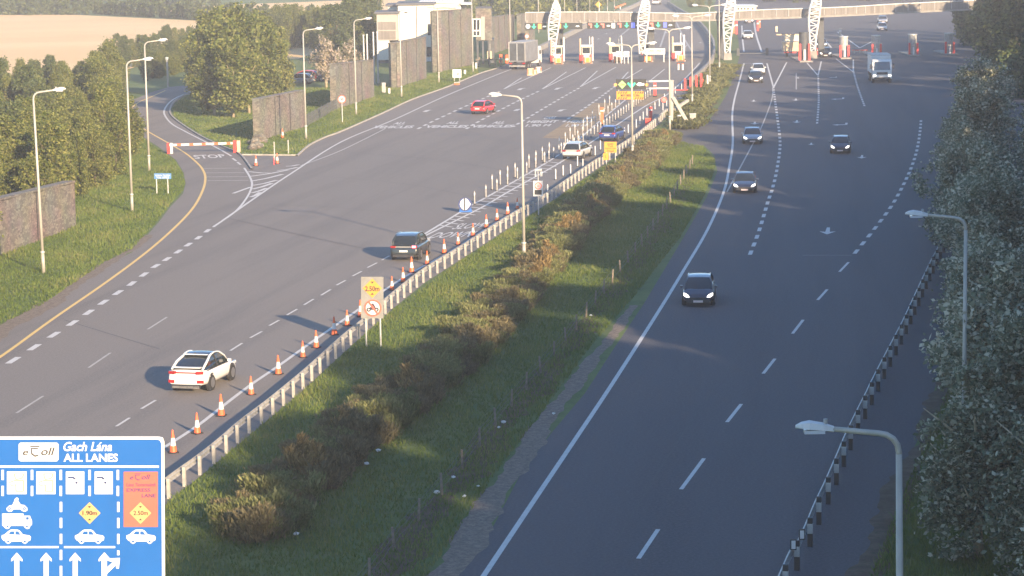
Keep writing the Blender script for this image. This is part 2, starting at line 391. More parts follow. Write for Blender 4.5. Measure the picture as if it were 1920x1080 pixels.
sheet('island_paving', [(1215, 176), (1245, 176), (1226, 198), (1186, 200), (1175, 190)], M['beige_surface'], .0095)
sheet('depot_road', [(557, 293), (450, 291), (470, 316), (520, 318)], M['asphalt_worn'], .003)
sheet('stubble_field', [(-250, 60), (-250, 22), (60, 24), (420, 41), (640, 44), (700, 60), (560, 110), (300, 110), (-60, 230), (-700, 330)], M['stubble'], .004)
sheet('far_stubble_field', [(200, 20), (330, 29), (560, 36), (760, 30), (760, -20), (640, 1), (400, 10)], M['stubble'], .004)
# gravel edges and the trodden line of soil under the wire fence
gl = MB(); a = gline([(760, 1180), (833, 1080), (901, 975), (958, 887), (1013, 806), (1070, 728), (1118, 668), (1190, 572)], 5)
def wobble_strip(mb, pts, w0, w1, z, seed=0, amp=.25, sub=5):
    rr = random.Random(seed); ph = [rr.uniform(0, 6) for _ in range(6)]; fine = resample_(pts, .5); n = len(mb.v); k = len(fine)
    for i in range(k):
        t = (fine[min(i + 1, k - 1)] - fine[max(i - 1, 0)]); t.z = 0; t.normalize(); nr = Vector((t.y, -t.x, 0)); f = i / (k - 1)
        wd = w0 * (1 - f) + w1 * f
        for j, s in enumerate((-1, 1)):
            q = amp * min(1, wd) * (.5 * math.sin(i * .21 + ph[j]) + .3 * math.sin(i * .53 + ph[j + 2]) + .25 * math.sin(i * 1.3 + ph[j + 4]) + rr.uniform(-.25, .25))
            p = fine[i] + nr * s * (wd / 2 + q); mb.v.append((p.x, p.y, z))
    for i in range(k - 1): mb.f.append((n + 2 * i, n + 2 * i + 1, n + 2 * i + 3, n + 2 * i + 2))
def resample_(pts, step):
    out = [pts[0]]; acc = 0
    for i in range(1, len(pts)):
        d = (pts[i] - pts[i - 1]).length; s = step - acc
        while s <= d: out.append(pts[i - 1].lerp(pts[i], s / d)); s += step
        acc = d - (s - step)
    return out
wobble_strip(gl, a, 1.25, .45, .008, 3); tag(gl.build('gravel_edge', M['gravel']), kind='structure')
gl = MB(); wobble_strip(gl, gline([(-60, 672), (0, 622), (80, 577), (147, 530), (200, 494), (250, 466), (280, 440)]), 1.4, .5, .0075, 4); tag(gl.build('gravel_edge', M['gravel']), kind='structure')
FENCE = [(640, 1160), (708, 1073), (741, 1030), (771, 993), (829, 927), (878, 867), (943, 783), (998, 718), (1062, 643), (1133, 550), (1207, 457), (1257, 380), (1300, 305)]
gl = MB(); wobble_strip(gl, gline([(x + 12, y) for x, y in FENCE]), 1.3, .8, .006, 5, .45); tag(gl.build('bare_soil', M['soil']), kind='structure')
gl = MB(); wobble_strip(gl, gline([(1580, 1250), (1628, 1080), (1660, 990), (1692, 910), (1735, 825), (1775, 700)]), 1.2, .8, .0085, 6, .3); tag(gl.build('bare_soil', M['soil']), kind='structure')
gl = MB(); wobble_strip(gl, gline([(1270, 285), (1290, 250), (1318, 215), (1338, 190)]), 2.2, .8, .006, 7, .4); tag(gl.build('bare_soil', M['soil']), kind='structure')
# kerbs
kb = MB()
kerbrun(kb, gline([(372, 169), (345, 179), (327, 191), (319, 205), (322, 218), (346, 237), (382, 259), (419, 276), (450, 290), (472, 318)]), .15, .12)
kerbrun(kb, gline([(450, 291), (557, 292)], smooth=False), .15, .12)
kerbrun(kb, gline(FAR_L[:10]), .15, .12)
tag(kb.build('kerb', M['kerb']), kind='structure')
kb = MB(); kerbrun(kb, gline(FAR_L[9:]), .6, .8); tag(kb.build('concrete_barrier', M['concrete'], label=None), 'long low concrete barrier along the left edge of the road beyond the toll gantry', 'barrier')
kb = MB(); kerbrun(kb, gline([(1252, 8), (1277, 24), (1306, 41), (1332, 72), (1339, 92), (1335, 118), (1313, 143), (1290, 161)]), .35, .8)
tag(kb.build('concrete_barrier', M['concrete']), 'curving concrete barrier between the two roads at the toll gantry', 'barrier')

mk = MB(); Z1 = .0135
def ln(px, wd=.17, smooth=True, mb=None): strip(mb or mk, gline(px, 6, smooth=smooth), wd, Z1)
def dashes(ds, wd=.15, mb=None):
    for (a_, b_) in ds: strip(mb or mk, [G(*a_), G(*b_)], wd, Z1)
def dash_run(px, ln_m, gap, wd, mb=None):                  # regular dashes along a smooth line
    pts = gline(px, 10); acc = 0.0; seg = []
    cum = [0]
    for i in range(1, len(pts)): cum.append(cum[-1] + (pts[i] - pts[i - 1]).length)
    def at(s):
        for i in range(1, len(pts)):
            if cum[i] >= s: return pts[i - 1].lerp(pts[i], (s - cum[i - 1]) / max(1e-6, cum[i] - cum[i - 1]))
        return pts[-1]
    s = 0
    while s + ln_m < cum[-1]:
        strip(mb or mk, [at(s), at(s + ln_m)], wd, Z1); s += ln_m + gap
# left road
ln([(400, 426), (490, 363), (545, 326), (640, 266), (740, 224), (840, 178), (940, 137), (985, 121)], .2)
ln([(563, 311), (640, 282), (723, 241)], .1)
ln([(400, 425), (440, 398), (462, 372), (472, 350), (470, 335), (458, 315)], .17)
ln([(434, 293), (417, 283), (383, 265), (350, 248), (323, 233), (310, 218), (308, 207), (317, 193), (333, 182), (360, 172)], .2)
dashes([((436, 297), (443, 302)), ((445, 304), (451, 309))], .2)
for y0, x0, x1 in ((316, 380, 449), (324.5, 385, 458), (332, 387, 464), (339, 389, 466)): ln([(x0, y0), (x1, y0 - .6)], .14, False)
for i, (xa, ya, xb, yb) in enumerate([(466, 322, 514, 325), (469, 331, 540, 319), (471, 340, 530, 327), (474, 348, 519, 338), (473, 355, 510, 344), (472, 362, 500, 353), (470, 370, 488, 361), (536, 312, 560, 309), (520, 320, 558, 314)]):
    strip(mk, [G(xa, ya), G((xa + xb) / 2, (ya + yb) / 2 + 1), G(xb, yb)], .35, Z1)
strip(mk, [G(437, 363), G(470, 351)], .3, Z1)
THICK = [(25, 676), (64, 651.7), (101, 628), (136, 606), (166, 586), (194, 567), (221, 549), (247, 532), (270, 515), (292, 499), (313, 486), (334, 472), (353, 459), (372, 446), (389, 433)]
for i in range(len(THICK)):
    a_ = G(*THICK[i]); nb = G(*THICK[min(i + 1, len(THICK) - 1)]) if i < len(THICK) - 1 else a_ + (a_ - G(*THICK[i - 1]))
    d = (nb - a_); L = min(d.length, 3.4); d.normalize(); strip(mk, [a_ - d * L * .27, a_ + d * L * .27], .34, Z1)
mk2 = MB()
dashes([((31, 775), (81, 743)), ((166, 690), (207, 662)), ((277, 618), (313, 595)), ((-105, 860), (-60, 832))], .12, mk2)
dashes([((218, 800), (243, 784)), ((265, 767), (292, 751)), ((404, 677), (418, 669)), ((432, 658), (454, 644)), ((469, 634), (491, 622)), ((505, 611), (523, 601)), ((538, 591), (557, 580)),
        ((570, 572), (588, 561)), ((602, 554), (620, 543)), ((631, 535), (648, 526)), ((661, 518), (678, 509)), ((689, 502), (707, 493)), ((716, 488), (730, 480))], .13)
ln([(310, 838), (370, 799), (424, 757), (473, 720), (520, 688), (587, 640), (640, 603), (673, 580), (720, 545), (780, 507), (827, 482), (870, 457), (917, 426), (980, 388)], .19)
ln([(60, 1010), (180, 925), (310, 838)], .19)
# splitter between express lane and the rest
ln([(778, 450), (860, 400), (880, 387), (930, 360), (1053, 287), (1120, 231), (1173, 187)], .2)
ln([(782, 452), (800, 441), (900, 391), (953, 360), (1047, 307), (1107, 268), (1207, 201), (1253, 176), (1292, 140), (1312, 118)], .2)
for t in np.linspace(0.03, .97, 22):
    a_ = G(820 + 270 * t * 1.0, 426 - 176 * t); xu = 815 + 215 * t; yu = 426 - 127 * t
    strip(mk, [G(xu, yu), G(xu + 26 + 8 * math.sin(t * 3), yu + 4)], .22, Z1)
# toll approach lanes
for A_, B_, C_ in (((945, 167), (978, 146), (1033, 127)), ((1017, 167), (1062, 135), (1098, 127)), ((1088, 163), (1120, 133), (1155, 126)), ((1158, 157), (1178, 135), (1204, 130))):
    ln([A_, B_], .18, False); ln([A_, C_], .18, False)
ln([(1216, 154), (1246, 130)], .18, False)
for px_ in ([(783, 242), (815, 226), (843, 213), (869, 201), (945, 168)], [(874, 242), (903, 225), (966, 192), (1017, 168)], [(962, 238), (970, 233), (1042, 190), (1088, 164)], [(1056, 229), (1115, 190), (1158, 158)]):
    dash_run(px_, 2.0, 1.9, .3)
for (x, y) in ((803, 208), (979, 167), (1049, 166), (1120, 165), (973, 206), (1055, 207)):
    strip(mk, [G(x - 7, y + 2), G(x - 1, y - 1), G(x + 6, y - 1.5)], .5, Z1)
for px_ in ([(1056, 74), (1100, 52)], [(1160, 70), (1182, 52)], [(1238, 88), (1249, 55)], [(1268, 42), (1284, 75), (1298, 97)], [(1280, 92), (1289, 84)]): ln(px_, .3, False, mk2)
# right road
ln([(860, 1150), (907, 1080), (1002, 938), (1080, 822), (1148, 720), (1233, 587), (1280, 510), (1327, 430), (1357, 360), (1368, 310), (1374, 267), (1373, 217), (1377, 187), (1387, 150), (1395, 119)], .2)
ln([(1363, 360), (1410, 273), (1430, 233), (1447, 187), (1449, 165)], .13, True, mk2)
dashes([((1197, 1048), (1234, 993)), ((1277, 918), (1320, 860)), ((1363, 792), (1390, 758)), ((1431, 701), (1453, 673)), ((1486, 626), (1506, 600)), ((1533, 563), (1551, 543)), ((1574, 510), (1591, 492)), ((1110, 1180), (1140, 1130))], .16)
dash_run([(1602, 476), (1640, 429), (1675, 381), (1702, 330), (1717, 290), (1724, 255), (1727, 225)], 2.0, 2.1, .26)
dash_run([(1406, 478), (1423, 434), (1440, 378), (1447, 358), (1455, 327), (1462, 283), (1462, 257), (1457, 217), (1452, 180), (1450, 163)], 2.0, 2.0, .26)
ln([(1450, 163), (1438, 119)], .2, False); ln([(1450, 165), (1475, 117)], .2, False); ln([(1395, 119), (1438, 119)], .25, False)
dash_run([(1532, 232), (1535, 190), (1534, 140)], 2.0, 1.6, .22); ln([(1533, 141), (1513, 118)], .2, False); ln([(1534, 141), (1540, 115)], .2, False)
dash_run([(1621, 199), (1608, 163), (1600, 133)], 2.0, 1.0, .22); ln([(1600, 135), (1568, 111)], .2, False); ln([(1600, 135), (1600, 112)], .2, False)
ln([(1395, 97), (1392, 70), (1391, 48)], .25); ln([(1428, 97), (1418, 66), (1414, 42)], .3)
ln([(1493, 168), (1493, 138)], .15, False, mk2)
ln([(1505, 479), (1597, 479)], .06, False, mk2)
ln([(1536, 62), (1559, 90)], .3, False); ln([(1570, 60), (1612, 90)], .3, False); ln([(1612, 90), (1635, 78)], .25, False)
def arrow(x, y, sc, turn=0, mb=None):
    c = G(x, y); h = head_of((x, y), (x + 4, y - 18)) + math.pi
    m_ = Matrix.Translation(c) @ Matrix.Rotation(h, 4, 'Z') @ Matrix.Scale(sc, 4)
    if turn == 0: pts = [(-.09, -1.6), (.09, -1.6), (.13, .5), (.48, .3), (0, 1.7), (-.48, .3), (-.13, .5)]
    else: pts = [(-.1, -1.6), (.12, -1.6), (.12, .2), (.75, .45), (.75, .1), (1.3, .75), (.75, 1.5), (.75, 1.1), (-.1, .6)]
    p = [m_ @ Vector((q[0], q[1], 0)) for q in pts]
    (mb or mk).poly([(v.x, v.y, Z1) for v in p])
arrow(1552, 433, 1.15); arrow(1616, 294, .95); arrow(1494, 228, 1.0); arrow(1415, 231, 1.0); arrow(1492, 187, 1.0); arrow(1413, 189, .9)
arrow(1587, 233, 1.1, 1); arrow(1581, 185, 1.1, 1); arrow(1521, 270, .7); arrow(1496, 146, .9); arrow(1568, 145, .8, 1)
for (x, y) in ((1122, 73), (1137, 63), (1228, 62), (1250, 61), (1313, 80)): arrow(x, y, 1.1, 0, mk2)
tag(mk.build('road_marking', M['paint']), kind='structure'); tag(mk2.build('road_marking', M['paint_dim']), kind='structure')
yl = MB()
strip(yl, gline([(-60, 704), (0, 670), (100, 598), (200, 529), (280, 469), (335, 420), (365, 386), (381, 355), (385, 335), (382, 322), (372, 308), (347, 287), (313, 267), (283, 250), (257, 233), (247, 217), (248, 203), (260, 192), (283, 182), (310, 170)], 6), .2, Z1)
tag(yl.build('road_marking', M['paint_yellow']), kind='structure')
# words on the road
tx = MB()
def quadfn(bl, br, tr, tl, z=Z1):
    def fn(u, v):
        x = (bl[0] * (1 - u) + br[0] * u) * (1 - v) + (tl[0] * (1 - u) + tr[0] * u) * v
        y = (bl[1] * (1 - u) + br[1] * u) * (1 - v) + (tl[1] * (1 - u) + tr[1] * u) * v
        return G(x, y, z)
    return fn
put_text(tx, 'SLOW', quadfn((845, 430), (902, 427), (920, 417), (864, 419)), bold=.01)
put_text(tx, 'DOWN', quadfn((800, 447), (878, 444), (897, 433), (822, 436)), bold=.01)
put_text(tx, 'STOP', quadfn((366, 298), (424, 295), (419, 289), (361, 291)), bold=.02)
for x0, x1, y in ((698, 778, 237.5), (796, 880, 236.5), (882, 966, 236)):
    put_text(tx, 'VEHICLES', quadfn((x0, y + 3.2), (x1 - 6, y + 2.7), (x1, y - 2.2), (x0 + 6, y - 1.8)), bold=.03)
    xm = (x0 + x1) / 2; put_text(tx, 'ALL', quadfn((xm - 2, y - 4), (xm + 20, y - 4.5), (xm + 26, y - 9), (xm + 4, y - 8.5)), bold=.03)
for dx, (r1, r2, r3) in ((0, ('CARS', 'HEIGHT', '1.90 M')), (72, ('CARS', 'HEIGHT', '1.90 M'))):
    q = .95 if dx == 0 else .8
    for t_, a_, b_, y in ((r1, 1018, 1040, 221), (r2, 987, 1046, 228), (r3, 984, 1032, 235)):
        w_ = (b_ - a_) * q; a2 = a_ + dx * 1.05
        put_text(tx, t_, quadfn((a2, y + 2.5), (a2 + w_, y + 2), (a2 + w_ + 5, y - 2.5), (a2 + 5, y - 2)), bold=.03)
tag(tx.build('road_lettering', M['paint']), kind='structure')

# sealed joints and repair patches in the asphalt
M['tar'] = mat('tar', (.045, .045, .048), .7, .2, 3); M['patch'] = layered('patch', [(.095, .092, .095), (.12, .115, .11), (.08, .078, .08)], [.4, 8.0], [(.4, .65, .8), (.45, .7, .7)], .9)
jm = MB()
for px_, wd in (([(640, 284), (820, 300), (960, 322)], .07), ([(430, 410), (560, 440), (700, 470)], .06), ([(120, 600), (300, 655)], .06), ([(360, 386), (560, 385), (760, 400)], .05), ([(600, 330), (760, 345), (900, 372)], .06),
                ([(1100, 1110), (1225, 900), (1330, 740), (1440, 590), (1500, 500)], .05), ([(1330, 1075), (1440, 905), (1560, 735), (1640, 620)], .04), ([(975, 985), (1090, 990)], .06), ([(1140, 1050), (1400, 1048)], .05), ([(1290, 440), (1420, 330), (1445, 250)], .05)):
    strip(jm, gline(px_, 5), wd, .0105)
tag(jm.build('road_joint', M['tar']), kind='structure')
# ------------------------------------------------------------------ lamp posts, crash barriers, cones, signs
def top_of(base, topy, topx=None):
    b = G(*base); return P(topx if topx is not None else base[0], topy, b.y).z
def lamp_head(mb, c, dx, tilt=.12):                        # lantern: tapering canopy, flat control-gear box, glass bowl below
    L, W, H = .78, .30, .17
    pr = [(0, .05, .10), (.22, .12, .15), (.50, .15, .17), (.66, .12, .12), (L, .04, .04)]
    n = len(mb.v)
    for x, hw, hh in pr:
        for y, z in ((-hw, 0), (-hw * .8, hh * .8), (0, hh), (hw * .8, hh * .8), (hw, 0), (0, -.03)):
            mb.v.append((c[0] + dx * x, c[1] + y, c[2] + z + x * tilt))
    for i in range(len(pr) - 1):
        for j in range(6):
            a = n + i * 6 + j; b = n + i * 6 + (j + 1) % 6; mb.f.append((a, b, b + 6, a + 6))
    mb.f.append(tuple(range(n, n + 6))); mb.f.append(tuple(range(n + 24, n + 30)))
def lamp_post(base, h, arms, label, rz=0.0, lean=(0, 0), group='lamp posts along the roads', arm_len=1.35, thick=1.0):
    b = G(*base); t = thing('lamp_post', label, 'lamp post', (b.x, b.y, 0), rz, group)
    lx, ly = lean; rb = .10 * thick
    MB().tube([(0, 0, 0), (lx * .13, ly * .13, 1.3)], [rb * 1.15, rb * 1.1], 10).build('base_section', M['polepaint'], t, smooth=True)
    MB().tube([(lx * .13, ly * .13, 1.26), (lx * .14, ly * .14, 1.36)], rb * 1.5, 10).build('collar', M['galv'], t, smooth=True)
    MB().tube([(lx * .13, ly * .13, 1.3), (lx * .5, ly * .5, h * .5), (lx, ly, h - .45)], [rb * .98, rb * .8, rb * .62], 10).build('pole', M['polepaint'], t, smooth=True)
    for dx in arms:
        pts = [(lx, ly, h - .46)]
        for k in range(5):
            a = R(90 * k / 4); pts.append((lx + dx * .42 * (1 - math.cos(a)), ly, h - .42 + .40 * math.sin(a)))
        pts.append((lx + dx * (arm_len), ly, h + .10))
        am = MB().tube(pts, [rb * .62] + [rb * .6] * 5 + [rb * .5], 8).build('arm', M['polepaint'], t, smooth=True)
        hb = MB(); lamp_head(hb, (lx + dx * (arm_len - .12), ly, h + .05), dx); hd = hb.build('lamp_head', M['white'], t)
        MB().box((lx + dx * (arm_len + .28), ly, h + .045), (.42, .24, .07)).build('bowl', M['lamp_off'], hd)
        cx = lx + dx * (arm_len + .05); MB().tube([(cx, ly, h + .2), (cx, ly, h + .30)], .045, 8).build('photocell', M['galv_dull'], hd)
    return t
LP = [((82, 512), 172, [1], 'nearest lamp post on the left grass, before the stone wall among trees', (-.16, 0)),
      ((248, 397), 114, [1], 'tall lamp post on the left grass beside the small blue sign at the slip road', (0, 0)),
      ((280, 320), 78, [1], 'tall lamp post on grass at the slip road bend', (0, 0)),
      ((574, 261), 56, [1], 'lamp post on the verge in front of the nearest stone wall by the depot entrance', (0, 0)),
      ((668, 215), 37, [1], 'lamp post on the verge in front of the stone wall with the round speed sign', (0, 0)),
      ((753, 182), 19, [1], 'lamp post on the verge in front of the stone wall below the white building', (0, 0)),
      ((823, 155), 14, [-1, 1], 'double-headed lamp post on the verge in front of the tallest stone wall', (0, 0)),
      ((887, 135), -8, [1], 'lamp post on the verge beside the stone building window', (0, 0)),
      ((957, 92), -30, [1], 'lamp post in front of the brown wall behind the lorry', (0, 0)),
      ((983, 495), 180, [-1], 'tall lamp post standing alone among the median bushes in the middle of the picture', (0, 0)),
      ((1186, 302), 84, [-1, 1], 'double-headed lamp post in the median, nearest to the camera of the double ones', (0, 0)),
      ((1256, 243), 55, [-1, 1], 'double-headed lamp post right beside the leaning brace of the height gantry', (0, 0)),
      ((1298, 200), 31, [-1, 1], 'double-headed lamp post third along the green median hedge', (0, 0)),
      ((1331, 163), 11, [-1, 1], 'double-headed lamp post fourth along the green median hedge', (0, 0)),
      ((1349, 136), -8, [-1, 1], 'double-headed lamp post beside the third white lattice tower', (0, 0))]
for base, ty, arms, lab, lean in LP:
    single = len(arms) == 1
    lamp_post(base, top_of(base, ty), arms, lab, 0, lean, arm_len=1.35 if single else 1.55)
for i, (bx, by) in enumerate([(1010, 62), (1047, 52), (1059, 45), (1082, 38), (1106, 32), (1123, 27), (1139, 24), (1152, 20)]):
    lamp_post((bx, by), 11, [1], f'{ORD[i]} thin lamp post in the row beyond the toll footbridge', group='far lamp posts beyond the footbridge')
tb = G(1690, 1080 + 655); lamp_post((1690, 1735), 10.55, [-1], 'nearest lamp post at the right with its lamp over the dark road', lean=(-.10, 0), thick=1.05, arm_len=1.45)
lamp_post((1806, 962), 10.55, [-1], 'lamp post half hidden among the silvery trees on the right', arm_len=1.45)
# short bollard-like lamp columns by the slip road
for (x, y, ty, lab) in ((315, 163, 107, 'short pale post beside the far bend of the slip road'), (372, 142, 98, 'short pale post half hidden by the lawn trees'),
                        (517, 120, 76, 'short pale post standing among the trees behind the lawn')):
    b = G(x, y); h = top_of((x, y), ty); t = thing('post_light', lab, 'post', (b.x, b.y, 0), 0, 'short pale posts along the slip road')
    MB().tube([(0, 0, 0), (0, 0, h - .4)], .12, 8).build('post', M['polepaint'], t); MB().tube([(0, 0, h - .4), (0, 0, h)], [.20, .24], 8).build('lamp', M['galv'], t)
for i, (x, y, ty) in enumerate([(683.5, 152, 67), (690, 152, 66), (702, 157, 62), (709.5, 156, 61)]):
    b = G(x, y); h = top_of((x, y), ty); t = thing('flagpole', ['leftmost', 'second from left', 'third from left', 'rightmost'][i] + ' of the four bare white flagpoles beside the white building', 'flagpole', (b.x, b.y, 0), 0, 'bare white flagpoles')
    MB().tube([(0, 0, 0), (0, 0, h)], [.12, .08], 8).build('pole', M['white'], t); MB().tube([(0, 0, h), (0, 0, h + .15)], .12, 8).build('finial', M['white'], t)

def resample(pts, step):
    out = [pts[0]]; acc = 0
    for i in range(1, len(pts)):
        d = (pts[i] - pts[i - 1]).length; s = step - acc
        while s <= d:
            out.append(pts[i - 1].lerp(pts[i], s / d)); s += step
        acc = d - (s - step)
    return out
def w_beam(mb, pts, z, off):
    prof = [(0, -.155), (.055, -.12), (.055, -.05), (0, 0), (.055, .05), (.055, .12), (0, .155)]
    n = len(mb.v); k = len(pts); m = len(prof)
    for i in range(k):
        t = (pts[min(i + 1, k - 1)] - pts[max(i - 1, 0)]); t.z = 0; t.normalize(); nr = Vector((t.y, -t.x, 0))
        for o, dz in prof:
            p = pts[i] + nr * (off - o); mb.v.append((p.x, p.y, z + dz))
        for o, dz in reversed(prof):
            p = pts[i] + nr * (off - o + .012); mb.v.append((p.x, p.y, z + dz))
    q = 2 * m
    for i in range(k - 1):
        for j in range(q):
            a = n + i * q + j; b = n + i * q + (j + 1) % q; mb.f.append((a, b, b + q, a + q))
# median barrier: posts on the grass side, beam towards the road
bl = gline([(200, 1035), (310, 940), (380, 887), (419, 855), (458, 820), (509, 780), (568, 730), (604, 697), (649, 655), (700, 612), (735, 578), (798, 527), (869, 482), (952, 427), (1003, 396), (1045, 368), (1123, 313), (1193, 267), (1237, 230), (1252, 216)], 6)
t = thing('crash_barrier', 'long galvanised crash barrier with pale posts between the sunny road and the grass median', 'crash barrier', tuple(bl[0]))
mb = MB(); w_beam(mb, bl, .60, -.16); mb.build('rail', M['galv_dull'], t, world=True, smooth=False)
pm = None; rs = resample(bl, 2.0)
for i, p in enumerate(rs[:100]):
    tt = rs[min(i + 1, len(rs) - 1)] - rs[max(i - 1, 0)]; a = math.atan2(-tt.x, tt.y)
    if pm is None:
        pm = MB().box((0, 0, .38), (.12, .12, .76)).build('post', M['post_grey'], t); pm.location = p - t.location; pm.rotation_euler = (0, 0, a)
    else:
        c = pm.copy(); COL.objects.link(c); c.parent = t; c.location = p - t.location; c.rotation_euler = (0, 0, a)
print('median posts', len(rs))
# right barrier with black and white posts
rpx = [(1430, 1225), (1487, 1083), (1503, 1060), (1521, 1020), (1537, 980), (1554, 943), (1567, 912), (1581, 878), (1593, 848), (1608, 815), (1631, 767), (1640, 747), (1663, 700), (1682, 662), (1701, 623), (1720, 580), (1755, 503), (1800, 420), (1850, 345), (1930, 250), (2040, 150)]
bl = gline(rpx, 6)
t = thing('crash_barrier', 'low crash barrier with black and white posts along the right edge of the shaded road', 'crash barrier', tuple(bl[0]))
mb = MB(); w_beam(mb, bl, .62, -.14); mb.build('rail', M['galv_dull'], t, world=True)
rs = resample(bl, 3.15); pa = None
for i, p in enumerate(rs[:45]):
    tt = rs[min(i + 1, len(rs) - 1)] - rs[max(i - 1, 0)]; a = math.atan2(-tt.x, tt.y); loc = p - t.location
    if pa is None:
        pa = MB().box((0, 0, .5), (.17, .13, 1.0)).build('post', M['black'], t); pa.location = loc; pa.rotation_euler = (0, 0, a)
        pb = MB().box((0, -.004, .63), (.18, .135, .34)).build('white_band', M['galv'], pa)
    else:
        c = pa.copy(); COL.objects.link(c); c.parent = t; c.location = loc; c.rotation_euler = (0, 0, a)
        d = pb.copy(); COL.objects.link(d); d.parent = c
for (x, y) in ((1487, 1080), (1503, 1060)):
    b = G(x, y); mb = MB().box((b.x, b.y - .09, 1.06), (.20, .05, .36)); f = mb.build('reflector_panel', M['black'], t, world=True)
    MB().box((b.x, b.y - .125, 1.06), (.13, .02, .27)).build('reflector', M['sign_white'], f, world=False) if False else None
    m2 = MB().box((b.x, b.y - .125, 1.06), (.13, .02, .27)); m2.build('reflector', M['sign_white'], t, world=True)
# wire fence in the median
fl = gline(FENCE, 5)
t = thing('wire_fence', 'low sagging wire fence on short timber posts running through the median grass', 'fence', tuple(fl[0]))
mb = MB()
for z in (.25, .5, .72): mb.tube([p + Vector((0, 0, z + .03 * math.sin(i * 1.7))) for i, p in enumerate(fl)], .009, 4, False)
mb.build('wires', M['dark_metal'], t, world=True)
rr = random.Random(3); pf = None
for i, p in enumerate(resample(fl, 4.2)):
    rot = (rr.uniform(-.08, .08), rr.uniform(-.08, .08), 0)
    if pf is None: pf = MB().tube([(0, 0, 0), (0, 0, .82)], [.055, .045], 7).build('post', M['wood'], t)
    else:
        c = pf.copy(); COL.objects.link(c); c.parent = t; pf2 = c; c.location = p - t.location; c.rotation_euler = rot
# cones
def cone_thing(tall=1.0):
    t = thing('traffic_cone', 'orange and white traffic cone', 'traffic cone', (0, 0, 0), 0, 'traffic cones along the barrier')
    h = .95 * tall
    MB().box((0, 0, .025), (.40, .40, .05)).build('base', M['rubber'], t)
    def seg(z0, z1, n, m): r = lambda z: .13 * (1 - z / h) + .03; MB().tube([(0, 0, z0), (0, 0, z1)], [r(z0), r(z1)], 14).build(n, m, t, smooth=False)
    seg(.05, .30 * tall, 'lower_body', M['orange']); seg(.30 * tall, .62 * tall, 'white_sleeve', M['conewhite']); seg(.62 * tall, .80 * tall, 'upper_sleeve', M['orange']); seg(.80 * tall, h, 'tip', M['orange'])
    return t
CONES = [(325, 849), (370, 813), (415, 780), (471, 740), (522, 702), (568, 670), (593, 652), (627, 628), (651, 611), (676, 594), (735, 544), (756, 529), (772, 511), (801, 496), (833, 475), (859, 459), (887, 443), (912, 428), (932, 414), (952, 403), (970, 392)]
c0 = cone_thing()
for i, (x, y) in enumerate(CONES):
    p = G(x, y); lab = f'{ORD[i]} orange and white traffic cone in the line beside the median crash barrier'
    if i == 0: c0.location = p; c0['label'] = lab; c0.rotation_euler = (0, 0, .3)
    else: copy_thing(c0, p, i * .7, lab, scale=.86 + .04 * ((i * 37) % 5))
for (x, y, lab) in ((480, 311, 'left cone of the pair closing the depot entrance'), (520, 307, 'right cone of the pair closing the depot entrance'), (530, 259, 'single traffic cone at the foot of the nearest stone wall')):
    c = copy_thing(c0, G(x, y), .4, lab); c['group'] = 'cones by the depot entrance'
# delineator posts
def deline(name, lab, grp, h=.95, m=None):
    t = thing(name, lab, 'delineator post', (0, 0, 0), 0, grp)
    MB().tube([(0, 0, 0), (0, 0, .05)], .13, 10).build('base', M['rubber'], t)
    MB().tube([(0, 0, .05), (0, 0, h * .93), (0, 0, h)], [.05, .045, .02], 8).build('stem', m or M['post_grey'], t)
    MB().tube([(0, 0, h * .68), (0, 0, h * .88)], .054, 8).build('reflective_band', M['sign_white'], t)
    return t
dU = deline('delineator_post', 'slim grey flexible post in the row on the outer line of the hatched splitter', 'flexible posts on the outer splitter line', 1.0)
up = gline([(890, 383), (917, 367), (960, 342), (1010, 312), (1053, 287), (1090, 257), (1120, 231), (1150, 206), (1165, 193)], 5); first = True
for i, p in enumerate(resample(up, 4.6)):
    lab = f'{ORD[i]} slim grey flexible post on the outer line of the hatched splitter'
    if first: dU.location = p; first = False; dU['label'] = lab
    else: copy_thing(dU, p, 0, lab)
tU = deline('delineator_post', 'tall grey flexible post standing left of the hatched splitter line', 'tall flexible posts left of the splitter', 1.25)
for i, (x, y) in enumerate([(923, 356), (938, 347), (952, 339), (966, 333), (992, 316), (1005, 309), (1017, 301), (1030, 292), (1049, 281), (1060, 272), (1069, 262), (1078, 255), (1094, 246), (1101, 239), (1111, 227), (1123, 216), (1134, 206), (1143, 199)]):
    lab = f'{ORD[i]} tall grey flexible post left of the hatched splitter line'
    if i == 0: tU.location = G(x, y); tU['label'] = lab
    else: copy_thing(tU, G(x, y), 0, lab)
dL = deline('delineator_post', 'slim post in the dense row on the inner splitter line beside the express lane', 'flexible posts beside the express lane', .9)
lo = gline([(1020, 305), (1047, 290), (1100, 262), (1150, 228), (1207, 188), (1222, 178)], 5)
for i, p in enumerate(resample(lo, 2.6)):
    lab = f'{ORD[i]} post in the dense row on the inner splitter line beside the express lane'
    if i == 0: dL.location = p; dL['label'] = lab
    else: copy_thing(dL, p, 0, lab)
dR = deline('delineator_post', 'short post between the express lane and the median crash barrier', 'short posts beside the median barrier', .9, M['sign_white'])
for i, (x, y) in enumerate([(1027, 367), (1042, 337), (1056, 330), (1070, 328), (1083, 312), (1093, 317), (1116, 292), (1126, 281), (1171, 256), (1178, 250), (1193, 240), (1200, 234), (1206, 225), (1213, 218), (1220, 214), (1228, 206), (1236, 200), (1246, 190), (1258, 184), (1266, 176), (1278, 170), (1243, 208), (1250, 202)]):
    lab = f'{ORD[i]} short white post between the express lane and the median crash barrier'
    if i == 0: dR.location = G(x, y); dR['label'] = lab
    else: copy_thing(dR, G(x, y), 0, lab)
